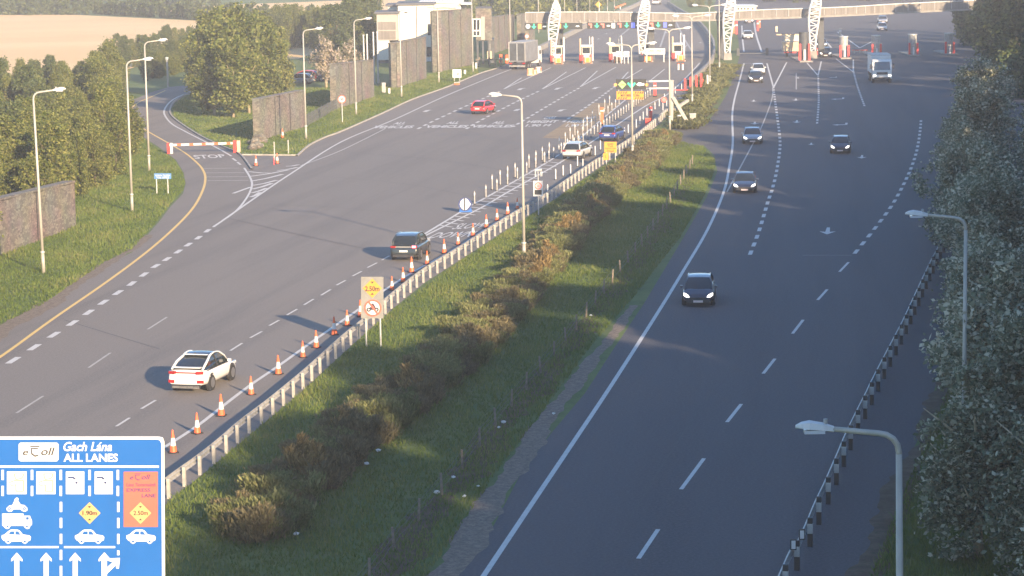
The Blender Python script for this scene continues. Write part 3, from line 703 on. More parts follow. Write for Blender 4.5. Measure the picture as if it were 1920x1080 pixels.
def tall_marker(x, y, ty, m, lab, kids_=None):
    b = G(x, y); h = top_of((x, y), ty); t = thing('lane_marker', lab, 'lane marker', (b.x, b.y, 0), 0, 'tall red and orange lane markers')
    MB().box((0, 0, .1), (.45, .45, .2)).build('base', M['rubber'], t)
    MB().box((0, 0, h / 2 + .1), (.34, .12, h - .2)).build('panel', m, t); MB().box((0, -.07, h * .8), (.35, .03, .12)).build('band', M['sign_white'], t)
tall_marker(1129, 235, 201, M['orange'], 'tall orange marker beside the beige road surface')
tall_marker(1220, 231, 200, M['red'], 'tall red marker beside the express lane posts')
tall_marker(1228, 182, 155, M['red'], 'tall red marker right of the green arrow display')
b = G(1215, 235); t = thing('barrier_box', 'squat red box at the foot of the tall red marker', 'box', (b.x, b.y, 0)); MB().box((0, 0, .35), (.55, .5, .7)).build('box', M['red'], t); MB().box((0, 0, .72), (.6, .55, .05)).build('lid', M['orange'], t)

# ------- roadside signs.  Panels stand upright at their own distance; fn maps photo points onto the panel plane
def sgn(name, lab, cat, base, grp=None):
    b = G(*base); return thing(name, lab, cat, (b.x, b.y, 0), 0, grp), b.y
def rect(mb, x0, y0, x1, y1, Y, d=0.0, th=.0):
    a, b, c, e = P(x0, y1, Y - d), P(x1, y1, Y - d), P(x1, y0, Y - d), P(x0, y0, Y - d)
    if th: mb.prism([a, b, c, e], (0, th, 0))
    else: mb.quad(a, b, c, e)
def ppoly(mb, px, Y, d=0.0, th=0.0):
    p = [P(x, y, Y - d) for x, y in px]; mb.prism(p, (0, th, 0)) if th else mb.poly(p)
def pring(mb, cx, cy, r0, r1, Y, d): mb.ring(P(cx, cy, Y - d), r0, r1, Vector((1, 0, 0)), Vector((0, 0, 1)))
def ptext(mb, txt, x0, y0, x1, y1, Y, d, shear=0.0, bold=0.0):
    put_text(mb, txt, lambda u, v: P(x0 + (x1 - x0) * u, y1 + (y0 - y1) * v, Y - d), shear, bold)
def diamond(cx, cy, r): return [(cx, cy - r), (cx + r, cy), (cx, cy + r), (cx - r, cy)]
# 2.50m / no motorcycles
t, Y = sgn('height_sign', 'tall grey sign with yellow 2.50m diamond above a red no-motorcycles circle', 'sign', (700, 650))
for x in (687, 714):
    a = P(x, 651, Y); MB().tube([(a.x, a.y + .06, 0), (a.x, a.y + .06, P(x, 522, Y).z)], .045, 8).build('post', M['galv'], t, world=True)
mb = MB(); rect(mb, 677, 519, 719, 597, Y, 0, .03); mb.build('panel', M['sign_grey'], t, world=True)
mb = MB(); ppoly(mb, diamond(698, 540.5, 18.3), Y, .012); d1 = mb.build('yellow_diamond', M['sign_yellow'], t, world=True)
mb = MB(); ptext(mb, '2.50m', 684.5, 536.5, 711.5, 546, Y, .03, bold=.02)
ppoly(mb, [(695, 528), (701, 528), (698, 531.5)], Y, .03); ppoly(mb, [(695, 552.5), (701, 552.5), (698, 549)], Y, .03); mb.build('lettering', M['ink'], t, world=True)
s_ = FOC / Y * .99; mb = MB(); mb.ring(P(699, 577.5, Y - .012), 0.0, 13.5 / s_, Vector((1, 0, 0)), Vector((0, 0, 1))); mb.build('white_disc', M['sign_white'], t, world=True)
mb = MB(); mb.ring(P(699, 577.5, Y - .022), 13 / s_, 16.3 / s_, Vector((1, 0, 0)), Vector((0, 0, 1))); ppoly(mb, [(689.5, 566.5), (692, 564.5), (709.5, 587.5), (707, 589.5)], Y, .05); mb.build('red_ring', M['sign_red'], t, world=True)
mb = MB(); pring(mb, 691.5, 580.5, 0.045, .11, Y, .035); pring(mb, 706, 580.5, .045, .11, Y, .035)
ppoly(mb, [(691, 578), (696, 575), (702, 575), (707, 578), (704, 581), (694, 581)], Y, .04); ppoly(mb, [(697, 575), (697, 569), (700, 569), (704, 575)], Y, .042); mb.build('motorcycle_symbol', M['ink'], t, world=True)
# big blue direction sign, lower left
Y = 69.5; p0 = P(150, 1000, Y)
t = thing('direction_sign', 'huge blue toll lane sign with white pictograms and a coral express lane panel', 'sign', (P(310, 900, Y).x - 3.2, Y, 0))
BX = -150
for x in (-90, 150, 285):
    a = P(x, 1000, Y); MB().tube([(a.x, Y + .25, 0), (a.x, Y + .25, P(x, 830, Y).z)], .1, 10).build('post', M['galv'], t, world=True)
mb = MB(); ppoly(mb, [(BX, 819), (298, 819), (305, 821), (308, 829), (310.5, 1330), (BX, 1330)], Y, 0, .06); mb.build('panel', M['sign_white'], t, world=True)
mb = MB(); ppoly(mb, [(BX + 6, 824), (295, 824), (300, 826), (302.5, 832), (305, 1324), (BX + 6, 1324)], Y, .012); mb.build('blue_face', M['sign_blue'], t, world=True)
def SP(name, m, fn_):                                      # one part of the sign
    mb = MB(); fn_(mb); return mb.build(name, m, t, world=True)
W = M['sign_white']
def bars(name, rs):
    for r in rs: SP(name, W, lambda mb: rect(mb, *r, Y, .025))
bars('divider_line', [(BX + 10, 873, 298, 877), (BX + 10, 1024, 110, 1027.6), (120, 1024, 216, 1027.6)])
SP('logo_plate', W, lambda mb: ppoly(mb, [(38, 830), (107, 830), (110, 833), (110, 861), (107, 865), (38, 865), (35, 862), (35, 833)], Y, .025))
SP('irish_lettering', W, lambda mb: ptext(mb, 'Gach Lána', 119, 828.5, 210, 846, Y, .025, .25, .02))
SP('english_lettering', W, lambda mb: ptext(mb, 'ALL LANES', 119, 850.5, 221, 866, Y, .025, 0, .03))
for x0, x1 in ((13, 50), (68, 104), (123.5, 158), (177.5, 211.5), (-42, -6), (-97, -61)):
    SP('pictogram_plate', W, lambda mb: rect(mb, x0, 884, x1, 926.5, Y, .025))
bars('lane_dash', [(x - 2.3, y0, x + 2.3, y0 + 19) for x in (5, 60, 114, 168, 221, -50, -105) for y0 in (881, 911)])
bars('lane_dash', [(112, y0, 116.6, y0 + 19) for y0 in (941, 971, 1001, 1031, 1061, 1091)] + [(219.5, y0, 224, y0 + 19) for y0 in (941, 971, 1001)] + [(219.5, 1032, 224, 1041)])
CARP = [(0, 11), (0, 16), (3, 20), (7, 22), (9, 25), (13, 27), (17, 25), (19, 22.5), (40, 22.5), (42, 25), (46, 27), (50, 25), (52, 22), (57, 20), (58, 14), (55, 11), (42, 9), (36, 2), (32, 0), (18, 0), (13, 3), (6, 9)]
BL = M['sign_blue']
for x0, y0 in ((3, 993), (140.5, 993), (237, 993), (-140, 993)):
    c_ = SP('car_symbol', W, lambda mb: ppoly(mb, [(x0 + x * .95, y0 + y) for x, y in CARP], Y, .025))
    SP('symbol_window', BL, lambda mb: ppoly(mb, [(x0 + x, y0 + y) for x, y in ((13, 9), (17, 3.2), (24, 3.2), (24, 9.4))], Y, .04))
    SP('symbol_window', BL, lambda mb: ppoly(mb, [(x0 + x, y0 + y) for x, y in ((26, 9.5), (26, 3.2), (31, 3.2), (36, 9.8))], Y, .04))
    for cx in (12.5, 43.5): SP('symbol_hub', BL, lambda mb: mb.ring(P(x0 + cx, y0 + 22.3, Y - .04), 0, .033, Vector((1, 0, 0)), Vector((0, 0, 1)), 10))
SP('lorry_symbol', W, lambda mb: ppoly(mb, [(4, 963), (44, 963), (44, 967), (56, 967), (60, 976), (60, 984), (57, 986), (55, 991), (51, 992), (47, 990), (44, 986), (20, 986), (17, 991), (13, 992), (9, 990), (6, 986), (4, 986)], Y, .025))
SP('symbol_window', BL, lambda mb: rect(mb, 49, 969.5, 54, 974.5, Y, .04))
for cx in (14, 50.5): SP('symbol_hub', BL, lambda mb: mb.ring(P(cx, 987.3, Y - .04), 0, .03, Vector((1, 0, 0)), Vector((0, 0, 1)), 10))
SP('motorcycle_symbol', W, lambda mb: ppoly(mb, [(12, 953), (17, 948), (23, 947), (26, 941), (28, 935), (32, 932.5), (35, 935), (34, 939), (39, 946), (46, 947), (51, 952), (51.5, 957), (47, 959.8), (41, 958), (39, 955), (25, 955), (22, 959), (17, 959.8), (13, 957.5)], Y, .025))
for cx in (17.5, 45.8): SP('symbol_hub', BL, lambda mb: mb.ring(P(cx, 953.6, Y - .04), .02, .045, Vector((1, 0, 0)), Vector((0, 0, 1)), 12))
def uparrow(mb, cx, y0, y1, hw, sw):
    ppoly(mb, [(cx - sw, y1), (cx - sw, y0 + 13), (cx - hw, y0 + 17), (cx - hw, y0 + 12), (cx, y0), (cx + hw, y0 + 12), (cx + hw, y0 + 17), (cx + sw, y0 + 13), (cx + sw, y1)], Y, .025)
for cx in (31.5, 86.5, 141, -60): SP('arrow_symbol', W, lambda mb: uparrow(mb, cx, 1036, 1100, 10.5, 4.6))
SP('forked_arrow_symbol', W, lambda mb: ppoly(mb, [(190.5, 1100), (190.5, 1050), (185, 1053), (185, 1048), (195.5, 1035.5), (206, 1047), (206, 1053), (200.5, 1050), (200.5, 1064), (211, 1054), (205, 1052), (206, 1047), (225, 1046), (223, 1066), (218, 1066), (217, 1060), (200.5, 1076), (200.5, 1100)], Y, .026))
SP('express_lane_panel', M['sign_coral'], lambda mb: rect(mb, 232, 884.5, 296, 988, Y, .03))
for cx, dd in ((168, .03), (263.3, .045)):
    SP('height_diamond', M['sign_pale'], lambda mb: ppoly(mb, diamond(cx, 962, 20.5), Y, dd))
    SP('height_numerals', M['ink'], lambda mb: ptext(mb, '1.90m' if cx < 200 else '2.50m', cx - 13, 957.5, cx + 14, 966, Y, .06, bold=.01))
    SP('height_mark', M['ink'], lambda mb: ppoly(mb, [(cx - 3, 949), (cx + 3, 949), (cx, 952.5)], Y, .06))
    SP('height_mark', M['ink'], lambda mb: ppoly(mb, [(cx - 3, 975.5), (cx + 3, 975.5), (cx, 972)], Y, .06))
SP('express_lettering', M['ink_blue'], lambda mb: ptext(mb, 'EXPRESS', 237.5, 915.5, 282, 922, Y, .05, 0, .015))
SP('lane_lettering', M['ink_blue'], lambda mb: ptext(mb, 'LANE', 266, 926, 292, 932.5, Y, .05, 0, .015))
SP('irish_lettering', M['ink_blue'], lambda mb: ptext(mb, 'Lána Tionscnaimh', 237, 905.5, 292, 912, Y, .05, .2))
def etoll(mb, x0, y0, k, d):
    ptext(mb, 'e', x0, y0 + 7 * k, x0 + 10 * k, y0 + 16 * k, Y, d, .25, .01); ptext(mb, 'oll', x0 + 35 * k, y0 + 1 * k, x0 + 61 * k, y0 + 16 * k, Y, d, .25, .01)
    rect(mb, x0 + 14 * k, y0 - 2 * k, x0 + 32 * k, y0, Y, d)
    ppoly(mb, [(x0 + 15 * k, y0 + 2 * k), (x0 + 29 * k, y0 + 2 * k), (x0 + 29 * k, y0 + 4 * k), (x0 + 17 * k, y0 + 4 * k), (x0 + 18 * k, y0 + 12 * k), (x0 + 23 * k, y0 + 16 * k), (x0 + 29 * k, y0 + 15 * k), (x0 + 30 * k, y0 + 17 * k), (x0 + 23 * k, y0 + 19 * k), (x0 + 16 * k, y0 + 14 * k)], Y, d)
SP('logo_lettering', M['ink'], lambda mb: etoll(mb, 43, 838, .98, .045)); SP('logo_lettering', M['ink_blue'], lambda mb: etoll(mb, 244, 889, .62, .05))
def wl(mb, pts, wd, d):
    for a, b in zip(pts[:-1], pts[1:]):
        dx, dy = b[0] - a[0], b[1] - a[1]; L = math.hypot(dx, dy); nx, ny = -dy / L * wd / 2, dx / L * wd / 2
        mb.quad(P(a[0] - nx, a[1] - ny, Y - d), P(b[0] - nx, b[1] - ny, Y - d), P(b[0] + nx, b[1] + ny, Y - d), P(a[0] + nx, a[1] + ny, Y - d))
for x0 in (13, 68, -42, -97):
    SP('attendant_head', M['ink_orange'], lambda mb: wl(mb, [(x0 + 14, 888.5), (x0 + 31, 888.5), (x0 + 31, 892), (x0 + 27, 897), (x0 + 17, 899), (x0 + 15, 894), (x0 + 14, 889)], 1.3, .04))
    SP('attendant_body', M['ink_orange'], lambda mb: wl(mb, [(x0 + 4, 905), (x0 + 14, 901), (x0 + 31, 901), (x0 + 31, 921), (x0 + 17, 921), (x0 + 17, 909), (x0 + 8, 910), (x0 + 5, 908)], 1.3, .04))
for x0 in (123.5, 177.5):
    SP('hand_symbol', M['ink_blue'], lambda mb: ppoly(mb, [(x0 + 4, 894), (x0 + 14, 893.5), (x0 + 19, 897.5), (x0 + 17, 899.5), (x0 + 12, 896.5), (x0 + 4, 897)], Y, .04))
    SP('coin_symbol', M['ink_blue'], lambda mb: mb.ring(P(x0 + 20, 905, Y - .04), 0, .035, Vector((1, 0, 0)), Vector((0, 0, 1)), 10))
    SP('basket_symbol', M['pale_blue'], lambda mb: ppoly(mb, [(x0 + 15, 913), (x0 + 19, 909), (x0 + 31, 905), (x0 + 32.5, 908), (x0 + 32.5, 922), (x0 + 30, 922)], Y, .038))
# small square speed-sign and camera box above the barrier
t, Y = sgn('speed_sign', 'small square white sign with a pink ring and black display above the median crash barrier', 'sign', (1010, 404))
a = P(1010, 404, Y); MB().tube([(a.x, Y + .05, 0), (a.x, Y + .05, P(1008, 322, Y).z)], .05, 8).build('post', M['galv'], t, world=True)
mb = MB(); rect(mb, 1000, 339, 1018, 368, Y, 0, .05); mb.build('panel', M['sign_white'], t, world=True)
mb = MB(); mb.ring(P(1009, 348.5, Y - .012), .19, .26, Vector((1, 0, 0)), Vector((0, 0, 1))); mb.build('ring', M['sign_red'], t, world=True)
mb = MB(); ptext(mb, '50', 1006, 345.5, 1012, 351.5, Y, .014, 0, .02); mb.build('numerals', M['sign_red'], t, world=True)
mb = MB(); rect(mb, 1002.3, 356, 1015.7, 365, Y, .012); mb.build('display', M['led_black'], t, world=True)
mb = MB(); rect(mb, 1003, 317, 1016, 320, Y, .05, .4); rect(mb, 1003, 320, 1005, 331, Y, .05, .1); rect(mb, 1013, 322, 1017, 331, Y, .05, .3); mb.build('camera_bracket', M['galv'], t, world=True)
# sphere-like keep-left bollard sign at the splitter nose
t, Y = sgn('splitter_sign', 'round white and dark split disc on a blue base at the nose of the splitter', 'sign', (873, 398))
mb = MB(); mb.box((P(873, 395, Y).x, Y + .2, .17), (.95, .5, .34), taper=.85); mb.build('blue_base', M['sign_blue'], t, world=True)
c = P(872, 383, Y); mb = MB(); mb.tube([(c.x, Y - .04, c.z), (c.x, Y + .04, c.z)], .50, 24); mb.build('disc', M['ink_blue'], t, world=True)
mb = MB(); ppoly(mb, [(862, 383), (864, 377), (869.5, 372), (869.5, 394), (864, 389)], Y, .055); ppoly(mb, [(872, 372), (876, 373), (883, 383), (876, 392), (872, 394)], Y, .055); mb.build('white_faces', M['sign_white'], t, world=True)
mb = MB(); rect(mb, 869.9, 371, 871.6, 395, Y, .06); mb.build('divider', M['black'], t, world=True)
# yellow works signs
t, Y = sgn('works_sign', 'orange-yellow works sign with four lines of text behind the median barrier', 'sign', (1146, 311))
for x in (1137, 1154): a = P(x, 311, Y); MB().tube([(a.x, Y + .05, 0), (a.x, Y + .05, P(x, 268, Y).z)], .04, 8).build('post', M['galv'], t, world=True)
mb = MB(); rect(mb, 1133, 266, 1156, 286, Y, 0, .04); mb.build('panel', M['sign_orange'], t, world=True)
mb = MB(); rect(mb, 1131, 287, 1141, 300, Y, 0, .04); mb.build('lower_panel', M['sign_orange'], t, world=True)
mb = MB(); ptext(mb, 'ROAD', 1139, 268.5, 1150, 271.5, Y, .02, 0, .02); ptext(mb, 'Toll', 1140, 272.5, 1149, 276, Y, .02); ptext(mb, 'Express Lane', 1135, 277, 1154, 280, Y, .02); ptext(mb, 'Closed', 1138, 281.5, 1151, 284.5, Y, .02, 0, .02)
ptext(mb, 'L', 1135, 291, 1137.5, 296, Y, .02); mb.build('lettering', M['ink'], t, world=True)
# small blue information sign at slip road
t, Y = sgn('information_sign', 'small pale blue information sign on two legs in the grass at the slip road bend', 'sign', (305, 363))
for x in (294, 315): a = P(x, 362, Y); MB().tube([(a.x, Y + .05, 0), (a.x, Y + .05, P(x, 327, Y).z)], .05, 8).build('post', M['galv'], t, world=True)
mb = MB(); rect(mb, 289, 325, 321, 335.5, Y, 0, .04); mb.build('panel', mat('faded_blue', (.07, .20, .42), .5, .1, 1), t, world=True)
mb = MB(); ptext(mb, 'Limistéar Seirbhíse', 291, 326.5, 319, 330, Y, .02); ptext(mb, 'TOLL OFFICE', 293, 331, 317, 334.5, Y, .02, 0, .02); mb.build('lettering', M['sign_white'], t, world=True)
# round white speed sign
t, Y = sgn('round_sign', 'small round white sign with red ring in front of the second stone wall', 'sign', (642, 230))
a = P(642, 230, Y); MB().tube([(a.x, Y + .05, 0), (a.x, Y + .05, P(641, 182, Y).z)], .05, 8).build('post', M['galv'], t, world=True)
c = P(641, 186, Y); MB().tube([(c.x, Y - .03, c.z), (c.x, Y + .0, c.z)], .42, 20).build('disc', M['sign_white'], t, world=True)
mb = MB(); mb.ring(Vector((c.x, Y - .04, c.z)), .33, .42, Vector((1, 0, 0)), Vector((0, 0, 1))); mb.build('red_ring', M['sign_red'], t, world=True)
mb = MB(); ptext(mb, '50', 638, 183.3, 644, 188.8, Y, .05, 0, .03); mb.build('numerals', M['ink'], t, world=True)
t, Y = sgn('round_sign', 'small round white sign beside the far brown wall behind the footbridge end', 'sign', (989, 92))
a = P(988, 92, Y); MB().tube([(a.x, Y + .05, 0), (a.x, Y + .05, P(988, 66, Y).z)], .07, 8).build('post', M['galv'], t, world=True)
c = P(988, 68, Y); MB().tube([(c.x, Y - .03, c.z), (c.x, Y, c.z)], .36, 18).build('disc', M['sign_white'], t, world=True); mb = MB(); mb.ring(Vector((c.x, Y - .04, c.z)), .27, .36, Vector((1, 0, 0)), Vector((0, 0, 1))); mb.build('red_ring', M['sign_red'], t, world=True)
t, Y = sgn('warning_sign', 'yellow diamond warning sign beyond the footbridge', 'sign', (1124, 30))
a = P(1124, 30, Y); MB().tube([(a.x, Y + .05, 0), (a.x, Y + .05, P(1123, 5, Y).z)], .09, 8).build('post', M['galv'], t, world=True)
mb = MB(); ppoly(mb, diamond(1122, 8.5, 6), Y, 0, .04); mb.build('diamond', M['sign_orange'], t, world=True)
t, Y = sgn('notice_board', 'small white board on the verge below the tall stone wall', 'sign', (857, 153))
mb = MB(); rect(mb, 848.5, 130, 865, 145.5, Y, 0, .05); mb.build('board', M['sign_white'], t, world=True)
for x in (852, 862): a = P(x, 152, Y); MB().tube([(a.x, Y + .08, 0), (a.x, Y + .08, P(x, 133, Y).z)], .05, 6).build('post', M['galv'], t, world=True)
mb = MB(); rect(mb, 856.5, 137.5, 860.5, 140, Y, .012); mb.build('mark', M['ink'], t, world=True)
def stub(x, y, wpx, hpx, m, lab, nm='marker_post', cat='marker'):
    b = G(x, y); s = FOC / b.y; t = thing(nm, lab, cat, (b.x, b.y, 0)); w_ = wpx / s; h = hpx / s
    MB().box((0, 0, h / 2), (w_, w_ * .5, h)).build('body', m, t); MB().box((0, 0, h + .03), (w_ * 1.1, w_ * .6, .06)).build('cap', M['galv'], t)
stub(872, 139, 4, 7, M['conewhite'], 'tiny white marker right of the white notice board')
stub(857, 159, 10, 4, M['orange'], 'low orange drain marker on the kerb below the notice board')
stub(893, 130, 3.5, 12, M['conewhite'], 'white marker post on the verge beside the stone building')
stub(730, 176, 4, 10, M['conewhite'], 'white marker post at the corner of the stone wall below the white building')
stub(720, 174, 7, 18, M['post_grey'], 'grey utility cabinet in the gap between the stone walls', 'utility_cabinet', 'cabinet')
stub(541, 288, 2, 24, M['post_grey'], 'thin green-grey stake on the grass by the depot entrance, right one of two'); stub(515, 300, 2, 33, M['post_grey'], 'thin green-grey stake by the depot entrance, left one of two')
stub(514, 309, 1.6, 14, M['red'], 'small red stake beside the right depot cone')
# ------------------------------------------------------------------ vehicles (front towards +Y, centre of the wheelbase on the origin)
# side outline of the lower body: (y along, z of the top edge, half width, z of the bottom)
STY = {
 'coupe_suv': dict(L=4.6, W=1.85, H=1.62, hood=.98, belt=1.02, deck=1.12, ws=(1.0, .30), rw=(-.85, -2.08), roofw=.68, tailz=1.10, nose=.74),
 'suv':       dict(L=4.5, W=1.86, H=1.62, hood=1.0, belt=1.03, deck=1.03, ws=(1.05, .40), rw=(-1.5, -2.08), roofw=.70, tailz=1.05, nose=.78),
 'hatch':     dict(L=4.2, W=1.78, H=1.48, hood=.90, belt=.95, deck=.97, ws=(1.15, .25), rw=(-1.35, -1.95), roofw=.66, tailz=.95, nose=.66),
 'saloon':    dict(L=4.7, W=1.84, H=1.44, hood=.86, belt=.92, deck=.98, ws=(1.1, .20), rw=(-1.0, -1.8), roofw=.66, tailz=.96, nose=.64),
 'estate':    dict(L=4.7, W=1.86, H=1.50, hood=.90, belt=.96, deck=.96, ws=(1.05, .30), rw=(-1.85, -2.2), roofw=.64, tailz=.96, nose=.68)}
def make_car(name, label, cat, sty, paint, loc=(0, 0, 0), rz=0.0, group=None, lights='off', roof=None, plate='plate', tail='tail', facing='rear'):
    q = STY[sty]; L, W, H = q['L'], q['W'], q['H']; h2 = L / 2; hw = W / 2
    t = thing(name, label, cat, loc, rz, group)
    P_ = M[paint]; belt = q['belt']; wb = L * .29
    # lower body: cross-sections along the length
    st = [(-h2, .50, .80 * hw, .42), (-h2 + .04, q['tailz'] - .22, .90 * hw, .34), (-h2 + .12, q['tailz'] - .02, .94 * hw, .30), (-h2 + .45, q['deck'], .985 * hw, .24),
          (-wb, belt + (q['deck'] - belt) * .4, hw, .23), (0, belt, hw, .21), (q['ws'][0] * .8, belt - .01, hw, .21), (q['ws'][0] + .15, q['hood'] + .02, .985 * hw, .22),
          (wb + .25, q['hood'] - .05, .97 * hw, .24), (h2 - .38, q['nose'] + .09, .93 * hw, .24), (h2 - .12, q['nose'], .84 * hw, .27), (h2, q['nose'] - .16, .70 * hw, .34)]
    mb = MB(); n = 10
    for y, zt, wd, zb in st:
        hgt = zt - zb
        for x, z in ((-.55 * wd, zt), (-.86 * wd, zt - .02 - .03 * hgt), (-wd, zt - .22 * hgt), (-wd * .995, zb + .3 * hgt), (-.93 * wd, zb), (.93 * wd, zb), (wd * .995, zb + .3 * hgt), (wd, zt - .22 * hgt), (.86 * wd, zt - .02 - .03 * hgt), (.55 * wd, zt)):
            mb.v.append((x, y, z))
    for i in range(len(st) - 1):
        for j in range(n):
            a = i * n + j; b = i * n + (j + 1) % n; mb.f.append((a, b, b + n, a + n))
    mb.f.append(tuple(reversed(range(n)))); mb.f.append(tuple(range((len(st) - 1) * n, len(st) * n)))
    body = mb.build('body', P_, t, smooth=True)
    sb = body.modifiers.new('s', 'SUBSURF'); sb.levels = 1; sb.render_levels = 1
    # glasshouse
    y0, y1 = q['ws']; y2, y3 = q['rw']; bw = .90 * hw; rw = q['roofw'] * W / 2 * 1.03; zb = belt - .06; zr = H - .05; zd = q['deck'] - .03
    mid = (y1 + y2) / 2; fw = bw * .95
    pf = [(y0 + .14, q['hood'] - .02, fw), (y0 * .55 + y1 * .45, zb + (zr - zb) * .58, fw * .45 + rw * .62), (y1, zr - .03, rw * 1.0), (y1 - .28, zr + .025, rw), (mid, H - .005, rw * .99),
          (y2 + .22, zr + .015, rw * .98), (y2 - .02, zr - .05, rw * .97), (y2 * .5 + y3 * .5 - .03, zd + (zr - zd) * .52, fw * .42 + rw * .60), (y3, zd, fw * .93)]
    def skin(nm, i0, i1, m_, off, sm=True):
        mb = MB(); rows = []
        for y, z, x_ in pf[i0:i1 + 1]:
            rows.append(len(mb.v))
            for u in (-1, -.8, -.4, 0, .4, .8, 1): mb.v.append((u * x_, y + (0 if 2 < i0 + len(rows) - 1 < 6 else (.07 if y > mid else -.07) * (1 - u * u)), z + off - .03 * u * u))
        for i in range(len(rows) - 1):
            for j in range(6): mb.f.append((rows[i] + j, rows[i] + j + 1, rows[i + 1] + j + 1, rows[i + 1] + j))
        return mb.build(nm, m_, t, smooth=sm)
    skin('windscreen', 0, 2, M['glass'], 0); skin('roof', 2, 6, M[roof] if roof else P_, .006); skin('rear_window', 6, 8, M['glass'], 0)
    for s in (-1, 1):
        mb = MB(); mb.poly([(s * x_, y, z - .03) for y, z, x_ in pf] + [(s * bw, y3 + .3, zd - .08), (s * bw, 0, zb - .03), (s * bw, y0, zb - .05)]); mb.build('side_window', M['glass'], t)
        MB().tube([(s * (x_ + .004), y, z - .02) for y, z, x_ in pf], [.03, .035, .04, .035, .035, .045, .06, .065, .05], 6).build('pillar_and_rail', P_, t, smooth=True)
        MB().bar((s * (bw + .005), mid - .1, zb), (s * (rw + .01), mid - .15, zr - .01), .06, .03).build('middle_pillar', M['trim'], t)
        MB().bar((s * (bw + .006), y0 - .05, zb + .005), (s * (bw + .006), y3 + .35, zb + .01), .03, .03).build('window_sill', M['trim'], t)
    # wheels
    for sx in (-1, 1):
        for sy in (-1, 1):
            cx, cy = sx * (hw - .10), sy * wb; r = .335 if 'suv' not in sty else .37
            ty = MB().tube([(cx - sx * .12, cy, r), (cx + sx * .09, cy, r), (cx + sx * .115, cy, r)], [r, r, r * .9], 18).build('wheel', M['rubber'], t)
            MB().tube([(cx + sx * .10, cy, r), (cx + sx * .125, cy, r)], r * .64, 14).build('rim', M['rim'], ty)
            MB().tube([(cx - sx * .06, cy, r + .01), (cx + sx * .085, cy, r + .01)], r * 1.18, 18).build('wheel_arch', M['trim'], t)
    # lamps, plates, trim
    lf = M['lamp_on'] if lights == 'on' else M['lamp_off']
    for s in (-1, 1):
        zn = q['nose']; k_ = s * hw; mb = MB(); mb.prism([(k_ * .52, h2 - .04, zn - .13), (k_ * .60, h2 - .04, zn - .02), (k_ * .78, h2 - .10, zn + .07), (k_ * .90, h2 - .24, zn + .08), (k_ * .90, h2 - .20, zn - .03), (k_ * .74, h2 - .06, zn - .12)], (0, -.16, 0)); mb.build('headlight', lf, t)
        MB().box((s * hw * .72, -h2 + .09, q['tailz'] - .15), (.33, .15, .12), rz=s * .3).build('tail_light', M['tail_on'] if (tail == 'on') else M['tail'], t)
        MB().box((s * (hw + .06), y0 - .22, belt + .03), (.17, .09, .12)).build('mirror', P_ if paint != 'car_dark' else M['car_grey'], t)
    MB().box((0, h2 - .01, q['nose'] - .20), (.95, .06, .15)).build('grille', M['trim'], t)
    MB().box((0, h2 - .04, .34), (1.25, .08, .14)).build('lower_intake', M['trim'], t)
    MB().box((0, h2 + .035, q['nose'] - .34), (.52, .02, .12)).build('front_plate', M['plate_red'], t)
    MB().box((0, -h2 - .03, .64 if sty != 'coupe_suv' else .58), (.52, .02, .12)).build('rear_plate', M[plate], t)
    MB().box((0, -h2 + .03, .34), (W * .74, .10, .16)).build('rear_bumper_trim', M['trim'], t)
    MB().box((0, -h2 + .05, q['tailz'] - .15), (W * .62, .05, .05)).build('light_bar', M['tail'] if sty == 'coupe_suv' else M['galv_dull'], t)
    return t
def at_rear(px, hd, L): p = G(*px); return p + Vector((-math.sin(hd), math.cos(hd), 0)) * (L / 2)
hL = -R(14)
c = at_rear((349, 738), hL, 4.6)
w1_ = make_car('car', 'white coupe-style car with a dark glass roof driving away beside the nearest cones', 'car', 'coupe_suv', 'car_white', c, hL, roof='glass')
# extra trim on the large white one
MB().box((0, -2.02, 1.16), (1.30, .22, .04)).build('spoiler', M['car_white'], w1_)
MB().box((0, -.93, 1.575), (1.14, .20, .04), rx=-.15).build('roof_edge', M['car_white'], w1_)
MB().tube([(0, -.9, 1.55), (0, -1.02, 1.66)], .03, 6).build('antenna', M['trim'], w1_)
for s in (-1, 1): MB().box((s * .70, -2.27, .55), (.30, .06, .14), rz=s * .2).build('reflector', M['tail'], w1_)
MB().box((0, -2.29, .30), (1.3, .06, .10)).build('diffuser', M['galv_dull'], w1_)
h = -R(10); make_car('car', 'dark blue-green sport utility car with one bright brake light, beside the cones before SLOW DOWN', 'car', 'suv', 'car_dark', at_rear((757, 490), h, 4.5), h)
sv = bpy.data.objects
last = [o for o in bpy.data.objects if o.get('category') == 'car'][-1]
MB().box((.66, -2.235, .92), (.24, .08, .13)).build('brake_light', M['tail_on'], last)
h = -R(16); make_car('car', 'silver estate car leaving on the express lane between the flexible posts', 'car', 'estate', 'car_silver', at_rear((1071, 300), h, 4.7), h)
h = -R(17); make_car('car', 'dark blue hatchback on the express lane ahead of the silver estate', 'car', 'hatch', 'car_blue', at_rear((1138, 266), h, 4.2), h)
h = -R(19); make_car('car', 'red hatchback alone in the left lanes approaching the toll plaza', 'car', 'hatch', 'car_red', at_rear((895, 215), h, 4.2), h)
def at_front(px, hd, L): p = G(*px); return p - Vector((-math.sin(hd), math.cos(hd), 0)) * (L / 2)
def oncoming(px, lab, sty, paint, deg=8, lights='on', grp=None, name='car', cat='car'):
    hd = math.pi - R(deg); return make_car(name, lab, cat, sty, paint, at_front(px, hd, STY[sty]['L']), hd, lights=lights, roof=None)
oncoming((1309, 576), 'dark hatchback with headlights on, nearest oncoming car on the shaded road', 'hatch', 'car_navy', 6)
oncoming((1396, 363), 'dark saloon with bright angular headlights straddling the thin white line', 'saloon', 'car_navy', 6)
